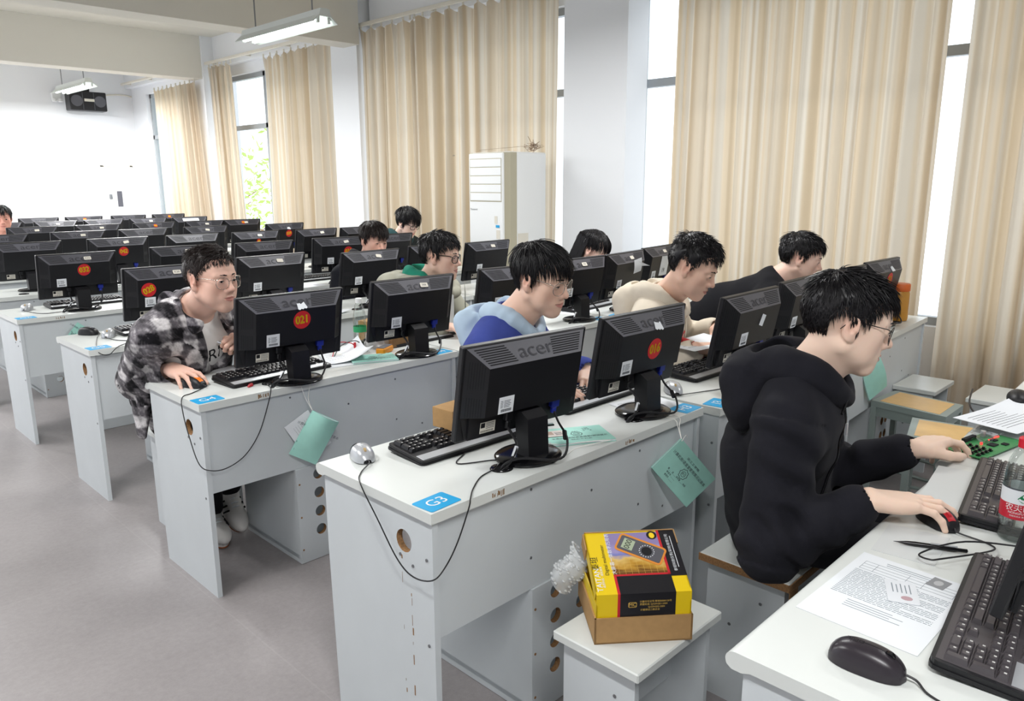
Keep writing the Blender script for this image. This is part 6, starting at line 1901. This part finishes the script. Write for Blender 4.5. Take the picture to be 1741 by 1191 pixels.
# ---- 3 plaid jacket student
tee = cloth('white tee', 'e2e0de', noise=.04, bump=.15); M['plaid'] = cloth('plaid wool', '888888', bump=.9, bs=260, noise=.55, sheen=.6, attr='col')
def top_plaid(c):
    Nb, tf, side, Z, Sc = c['Nb'], c['tf'], c['side'], c['Z'], c['Sc']
    S = Shape(); torso(S, c, .158, ex=-.006); neck_cut(S, c, .066, .02)
    Vv, F = sdf_mesh(S, .008, folds(c, .003, arm=0), .004); t = np_mesh('tee_shirt', Vv, F, tee, c['root'])
    decal(c, t, 'lettering', lambda m: (m.text('ARM', .075, T(.01, .0, 0), xs=1.1), m.text('ME', .075, T(.03, -.085, 0), xs=1.1)), Sc+tf*.1-Z*.14-side*.005, -side*.96+Z*.22, Z+side*.2, M['dark'])
    S = Shape(); torso(S, c, .178, ex=.012); sleeves(S, c, .088, .085, .068, cut=.03); neck_cut(S, c, .075, .03)
    # open front: a wedge cut from the neck to the hem
    S.cap(Nb+tf*.12-Z*.0, c['hip']+tf*.30+Z*.0, .062, .085, k=.02, op=-1); S.cap(Nb+tf*.22-Z*.12, c['hip']+tf*.42, .07, .10, k=.02, op=-1)
    # hanging jacket tail behind the desk end
    Vv, F = sdf_mesh(S, .0055, folds(c, .0075), .014)
    np_mesh('plaid_jacket', Vv, F, M['plaid'], c['root'], plaid(Vv, c, '17161a', '6f6b70', 'dedbdc', .095))
    S = Shape()
    for s in (1, -1):
        p0 = Nb-tf*.075+side*s*.03+Z*.035
        pts = [Nb-tf*.08+Z*.03, Nb-tf*.045+side*s*.078+Z*.03, Nb+tf*.035+side*s*.095+Z*.008, Nb+tf*.095+side*s*.085-Z*.045]
        rs = [.021, .024, .026, .024]
        for i in range(3): S.ecap(pts[i], pts[i+1], rs[i]*1.5, rs[i+1]*1.5, V((tf*.5+side*s*.85)), .5, k=.02)
        q = Nb+tf*.11+side*s*.10-Z*.07; S.ecap(pts[3], q, .03, .014, V((tf*.8+side*s*.6)), .4, k=.015)
    neck_cut(S, c, .068, .05)
    Vv, F = sdf_mesh(S, .005, lambda P: .003*wob(P, 60, 4), .004); np_mesh('collar', Vv, F, M['plaid'], c['root'], plaid(Vv, c, '1b1a1e', '77737a', 'e2dfe0', .07))
    S = Shape(); b0 = c['hip']+side*.2-tf*.02+Z*.05
    S.ecap(b0+Z*.06, V((.035, 1.90, .70)), .10, .07, side, .4, k=.03).ecap(V((.035, 1.90, .70)), V((.02, 1.90, .50)), .065, .028, side, .4, k=.02)
    Vv, F = sdf_mesh(S, .006, lambda P: .006*wob(P, 34, 2), .007); np_mesh('jacket_tail', Vv, F, M['plaid'], c['root'], plaid(Vv, c, '17161a', '6f6b70', 'dedbdc'))
    p = MB(); w_ = c['arms'][-1][2]; a = w_+V((.02, -.09, -.02)); p.tube([a+V((.05, -.02, -.045)), a+V((-.09, .06, .05))], .0045, 8); 
P1 = person('person in black and white plaid jacket and thin glasses leaning over the G4 desk', (.230, 1.585, 1.148), -72, 1, (.26, 1.98, .54), top_plaid,
   dict(top=.036, side=.010, back=.010, fringe=.0, vol=.016, lift=.35, mess=.16, comb=(.85, -1.05, .15), grav=-.02, hug=.85, n=2200, w=.002, front=.066, temple=.03, burn=-.006, nape=-.045, fadeside=.8, mat='hairb'), tyaw=-72, back=.19, drop=.215, shw=.19, shift=-.055,
   R=((.088, 1.69, .797), V((.08, -1, -.03)), V((-.1, 0, 1)), 'mouse'), Lh=((.395, 1.70, .855), V((-.62, -.72, .28)), V((.5, -.4, .7)), 'fist'), glass='silver', skin='dfb6a4', fine=.0028, seed=1, wide=1.04, fade=.012,
   elbow={1: (-.12, 1, -.5), -1: (.9, .5, -.3)}, eyes=dict(lid=.85, gaze=.003), shoe=True, knees={1: V((.15, 1.62, .50)), -1: V((.29, 1.62, .50))},
   feet={1: (V((.235, 1.80, .11)), (-.15, -1, 0), .1), -1: (V((.335, 1.83, .17)), (-.1, -1, 0), .55)})
def pen_in_hand():
    r = thing('pen', 'grey pen held in the plaid jacket student\'s raised hand', 'pen', (.355, 1.645, .845)); b = MB()
    b.tube([(.05, -.05, -.03), (-.085, .03, .035)], .0042, 8); ob('barrel', b, M['silver'], r, smooth=50)
    b = MB(); b.tube([(.05, -.05, -.03), (.062, -.057, -.036)], [.004, .001], 8); ob('tip', b, M['dark'], r)
pen_in_hand()

# ---- 4 cream hoodie student
cream = cloth('cream fleece', 'ddd2c0', noise=.06, bump=.3)
def top_cream(c):
    hoodie(cream, None, cream, r=(.079, .072, .058), bag=1.05, thick=1.1, w=.185, amp=.006)(c)
    Sc, tf, side, Z = c['Sc'], c['tf'], c['side'], c['Z']
    def art(m):
        m.text('Rock', .115, T(0, 0, 0)@Matrix.Shear('XY', 4, (.25, 0)) if False else T(0, 0, 0), xs=1.0); m.box(-.13, .12, -.066, -.056, 0, .0004); m.text('Rock', .115, T(.003, 0, 0), xs=1.0)
    decal(c, c['top'], 'lettering', art, Sc+tf*.12-Z*.095-side*.02, -side+Z*.12, Z, mat('red print', 'c4383c', .7), .003)
P3 = person('person in cream hoodie with red lettering reading a paper behind the I3 monitor', (1.745, .395, 1.160), -74, 24, (1.93, .74, .54), top_cream,
   dict(top=.046, side=.016, back=.016, fringe=.045, vol=.024, lift=.5, mess=.42, curl=.5, comb=(0, .4, 0), grav=.1, n=2300, w=.002, front=.066, temple=.03, burn=-.006, nape=-.05, fadeside=.5), tyaw=-70, back=.16, drop=.235, shift=-.075,
   R=((1.73, .355, .822), V((.72, -.62, .0)), V((-.1, -.15, 1)), 'pinch'), Lh=((2.08, .46, .845), V((-.55, -.8, -.05)), V((.1, 0, 1)), 'pinch'), skin='e2baa4', fine=.003, seed=3, eyes=dict(lid=.7, gazez=-.002), elbow={1: (-.3, .8, -.8), -1: (.8, .4, -.6)}, knees={1: V((1.86, .55, .5)), -1: V((2.03, .55, .5))})

# ---- 5 leaning student in black jacket
navy = cloth('black cotton jacket', '17171b', noise=.1)
def jacket(mt, r=(.088, .074, .056), w=.178, coll=True, amp=.006):
    def fn(c):
        S = Shape(); torso(S, c, w); sleeves(S, c, *r); neck_cut(S, c, .068)
        Vv, F = sdf_mesh(S, c['cf'], folds(c, amp), amp*2.2); c['top'] = np_mesh('jacket', Vv, F, mt, c['root'])
        if coll: collar(c, mt, .03)
    return fn
P5 = person('person in black collared jacket leaning towards the screen before the curtain', (2.875, .44, 1.115), -66, 14, (2.72, 1.0, .60), jacket(navy),
   dict(top=.06, side=.028, back=.026, fringe=.055, vol=.018, lift=.35, mess=.25, comb=(0, .4, 0), grav=.2, n=1800, w=.0024, front=.066, temple=.028, burn=-.012, nape=-.055), tyaw=-62, back=.15, drop=.205, skin='e8c4b2', fine=.0035, cfine=.008, seed=6,
   R=((2.85, .33, .80), V((.4, -.9, 0)), DOWN, 'flat'), Lh=((3.1, .36, .80), V((.1, -1, 0)), DOWN, 'flat'))

# ---- 6 grey green parka student
parka = cloth('grey green nylon', 'a3a293', bump=.1, noise=.06, sheen=.1, rough=.6); grn = cloth('green hood cotton', '2c8a72', noise=.08); lining = cloth('white lining', 'dfe4e2', noise=.03)
def top_parka(c):
    S = Shape(); torso(S, c, .185, ex=.012); sleeves(S, c, .1, .09, .07); neck_cut(S, c, .085)
    Nb, tf, side, Z = c['Nb'], c['tf'], c['side'], c['Z']
    S.cap(Nb+tf*.16, c['hip']+tf*.25, .035, .045, k=.02, op=-1)
    Vv, F = sdf_mesh(S, .007, folds(c, .009), .016); c['top'] = np_mesh('parka', Vv, F, parka, c['root'])
    hood(c, .9, .8, mt=grn, name='inner_hood', lift=.022, front=.09); hood(c, 1.1, 1.1, mt=parka, name='parka_hood', front=.15, size=1.38, lift=-.03, ring=1.32)
    for s in (1, -1):
        l = MB(); p = Nb+tf*.11+side*s*.075-Z*.02
        l.grid(lambda u, v: p+side*s*(.0+.075*u)+tf*(.085-.04*u)-Z*(.02+.20*v-.05*u), 6, 8); ob('lapel_lining', l, lining, c['root'], smooth=180)
    S = Shape(); torso(S, c, .16, ex=-.006); neck_cut(S, c, .068); Vv, F = sdf_mesh(S, .010); np_mesh('sweater', Vv, F, grn, c['root'])
    t = MB(); p = Nb+side*.135-tf*.02+Z*.02; t.ell(p, (.009, .009, .012), 10, 6); t.tube([p, p+tf*.02-Z*.04+side*.03], .003, 6); t.ell(p+tf*.02-Z*.04+side*.03, (.006, .006, .008), 8, 6); ob('hood_toggle', t, M['blackg'], c['root'], smooth=180)
    bt = MB()
    for k in range(4): bt.ell(Nb+tf*(.165+.012*k)+side*.03-Z*(.12+.07*k), (.009, .009, .009), 10, 6)
    ob('buttons', bt, M['chip'], c['root'], smooth=180)
P7 = person('person in grey green parka over a green hood, with dark glasses, behind the H4 monitor', (1.545, 1.782, 1.132), -62, 4, (1.55, 2.12, .54), top_parka,
   dict(top=.065, side=.03, back=.028, fringe=.03, vol=.014, lift=.38, mess=.26, comb=(.3, -.5, .1), grav=.12, n=1900, w=.0024, front=.066, temple=.028, burn=-.016, nape=-.058), tyaw=-66, back=.10, drop=.235, glass='thick', skin='e0bba8', fine=.0032, seed=7,
   R=((1.40, 1.62, .80), V((.3, -.95, 0)), DOWN, 'type'), Lh=((1.75, 1.62, .80), V((-.1, -1, 0)), DOWN, 'type'), knees={1: V((1.47, 1.86, .5)), -1: V((1.66, 1.86, .5))}, eyes=dict(lid=.9))

# ---- 7 students farther back
dk = cloth('dark navy shell', '1b1c22', noise=.08)
def top_dk(c):
    S = Shape(); torso(S, c, .18); sleeves(S, c, .09, .078, .06); neck_cut(S, c, .08)
    Vv, F = sdf_mesh(S, .010, folds(c, .007), .014); np_mesh('jacket', Vv, F, dk, c['root']); hood(c, 1.1, 1.1, mt=blk)
P8 = person('person in dark hooded jacket behind the third row monitor with a white label', (2.03, 3.06, 1.125), -90, 12, (2.05, 3.36, .54), top_dk,
   dict(top=.07, side=.04, back=.03, fringe=.070, vol=.014, lift=.25, mess=.14, comb=(.1, .4, 0), grav=.25, n=1700, w=.0028, front=.066, temple=.03, burn=-.012, nape=-.055, mat='hairb'), roll=-3, tyaw=-92, back=.10, drop=.235, skin='dcae9c', fine=.004, cfine=.010, seed=8, legs=False, eyes=dict(lid=.6), wide=1.04)
tl = cloth('dark teal cotton', '2e4a4c', noise=.1)
def top_tl(c):
    S = Shape(); torso(S, c, .178); sleeves(S, c, .088, .075, .058); neck_cut(S, c, .075)
    Vv, F = sdf_mesh(S, .010, folds(c, .006), .013); np_mesh('jacket', Vv, F, cloth('charcoal knit', '2c3133'), c['root']); hood(c, 1.0, 1.0, mt=tl)
P9 = person('person with round black hair and thick glasses looking down, farthest by the curtain', (3.13, 4.10, 1.165), -78, 22, (3.1, 4.42, .54), top_tl,
   dict(top=.085, side=.06, back=.04, fringe=.095, vol=.022, lift=.2, mess=.08, comb=(0, .35, 0), grav=.3, n=1600, w=.003, front=.068, temple=.03, burn=-.02, nape=-.06), tyaw=-86, back=.13, drop=.215, glass='thick', skin='e6c6b6', fine=.004, cfine=.010, seed=9, legs=False)
P6 = person('person with long black hair bowed behind the monitors, white wall behind', (2.80, 1.765, 1.085), -70, 22, (2.8, 2.1, .52), jacket(cloth('dark wool', '1d1c20'), coll=False),
   dict(top=.12, side=.03, back=.12, fringe=.0, vol=.010, lift=.05, mess=.05, comb=(0, -.9, 0), grav=.35, n=1500, w=.003, front=.072, temple=.035, burn=.01, nape=-.06, long=.26), tyaw=-80, back=.11, drop=.235, skin='e8c5b5', fine=.004, cfine=.010, seed=10, legs=False, wide=.95, shw=.165)
P10 = person('person with dark hair at the left edge, far back among the last rows', (.885, 7.74, 1.175), -100, 6, (.87, 8.05, .52), jacket(cloth('plum knit', '3a2630'), coll=False),
   dict(top=.06, side=.05, back=.05, fringe=.05, vol=.014, lift=.15, mess=.06, comb=(0, .1, 0), grav=.3, n=900, w=.004, front=.07, temple=.03, burn=-.02, nape=-.06), tyaw=-100, back=.09, drop=.245, skin='dca08e', fine=.005, cfine=.012, seed=11, legs=False, shw=.17)

# things of one kind that belong together carry one group phrase
_by = {}
for o in COL.objects:
    if o.parent is None and o.get('category'): _by.setdefault(o['category'], []).append(o)
_ph = {'desk': 'computer desks in rows', 'keyboard': 'keyboards on the desks', 'mouse': 'mice on the desks', 'stool': 'classroom stools', 'notebook': 'mint notebooks', 'curtain': 'beige window curtains',
       'curtain rail': 'curtain rails', 'ceiling lamp': 'hanging lamps', 'paper': 'loose papers', 'box': 'cardboard boxes', 'string': 'white strings', 'bottle': 'water bottles', 'tree': 'trees outside', 'monitor': 'monitors on the desks'}
for k, l in _by.items():
    if len(l) > 1 and k in _ph:
        for o in l:
            if not o.get('group'): o['group'] = _ph[k]
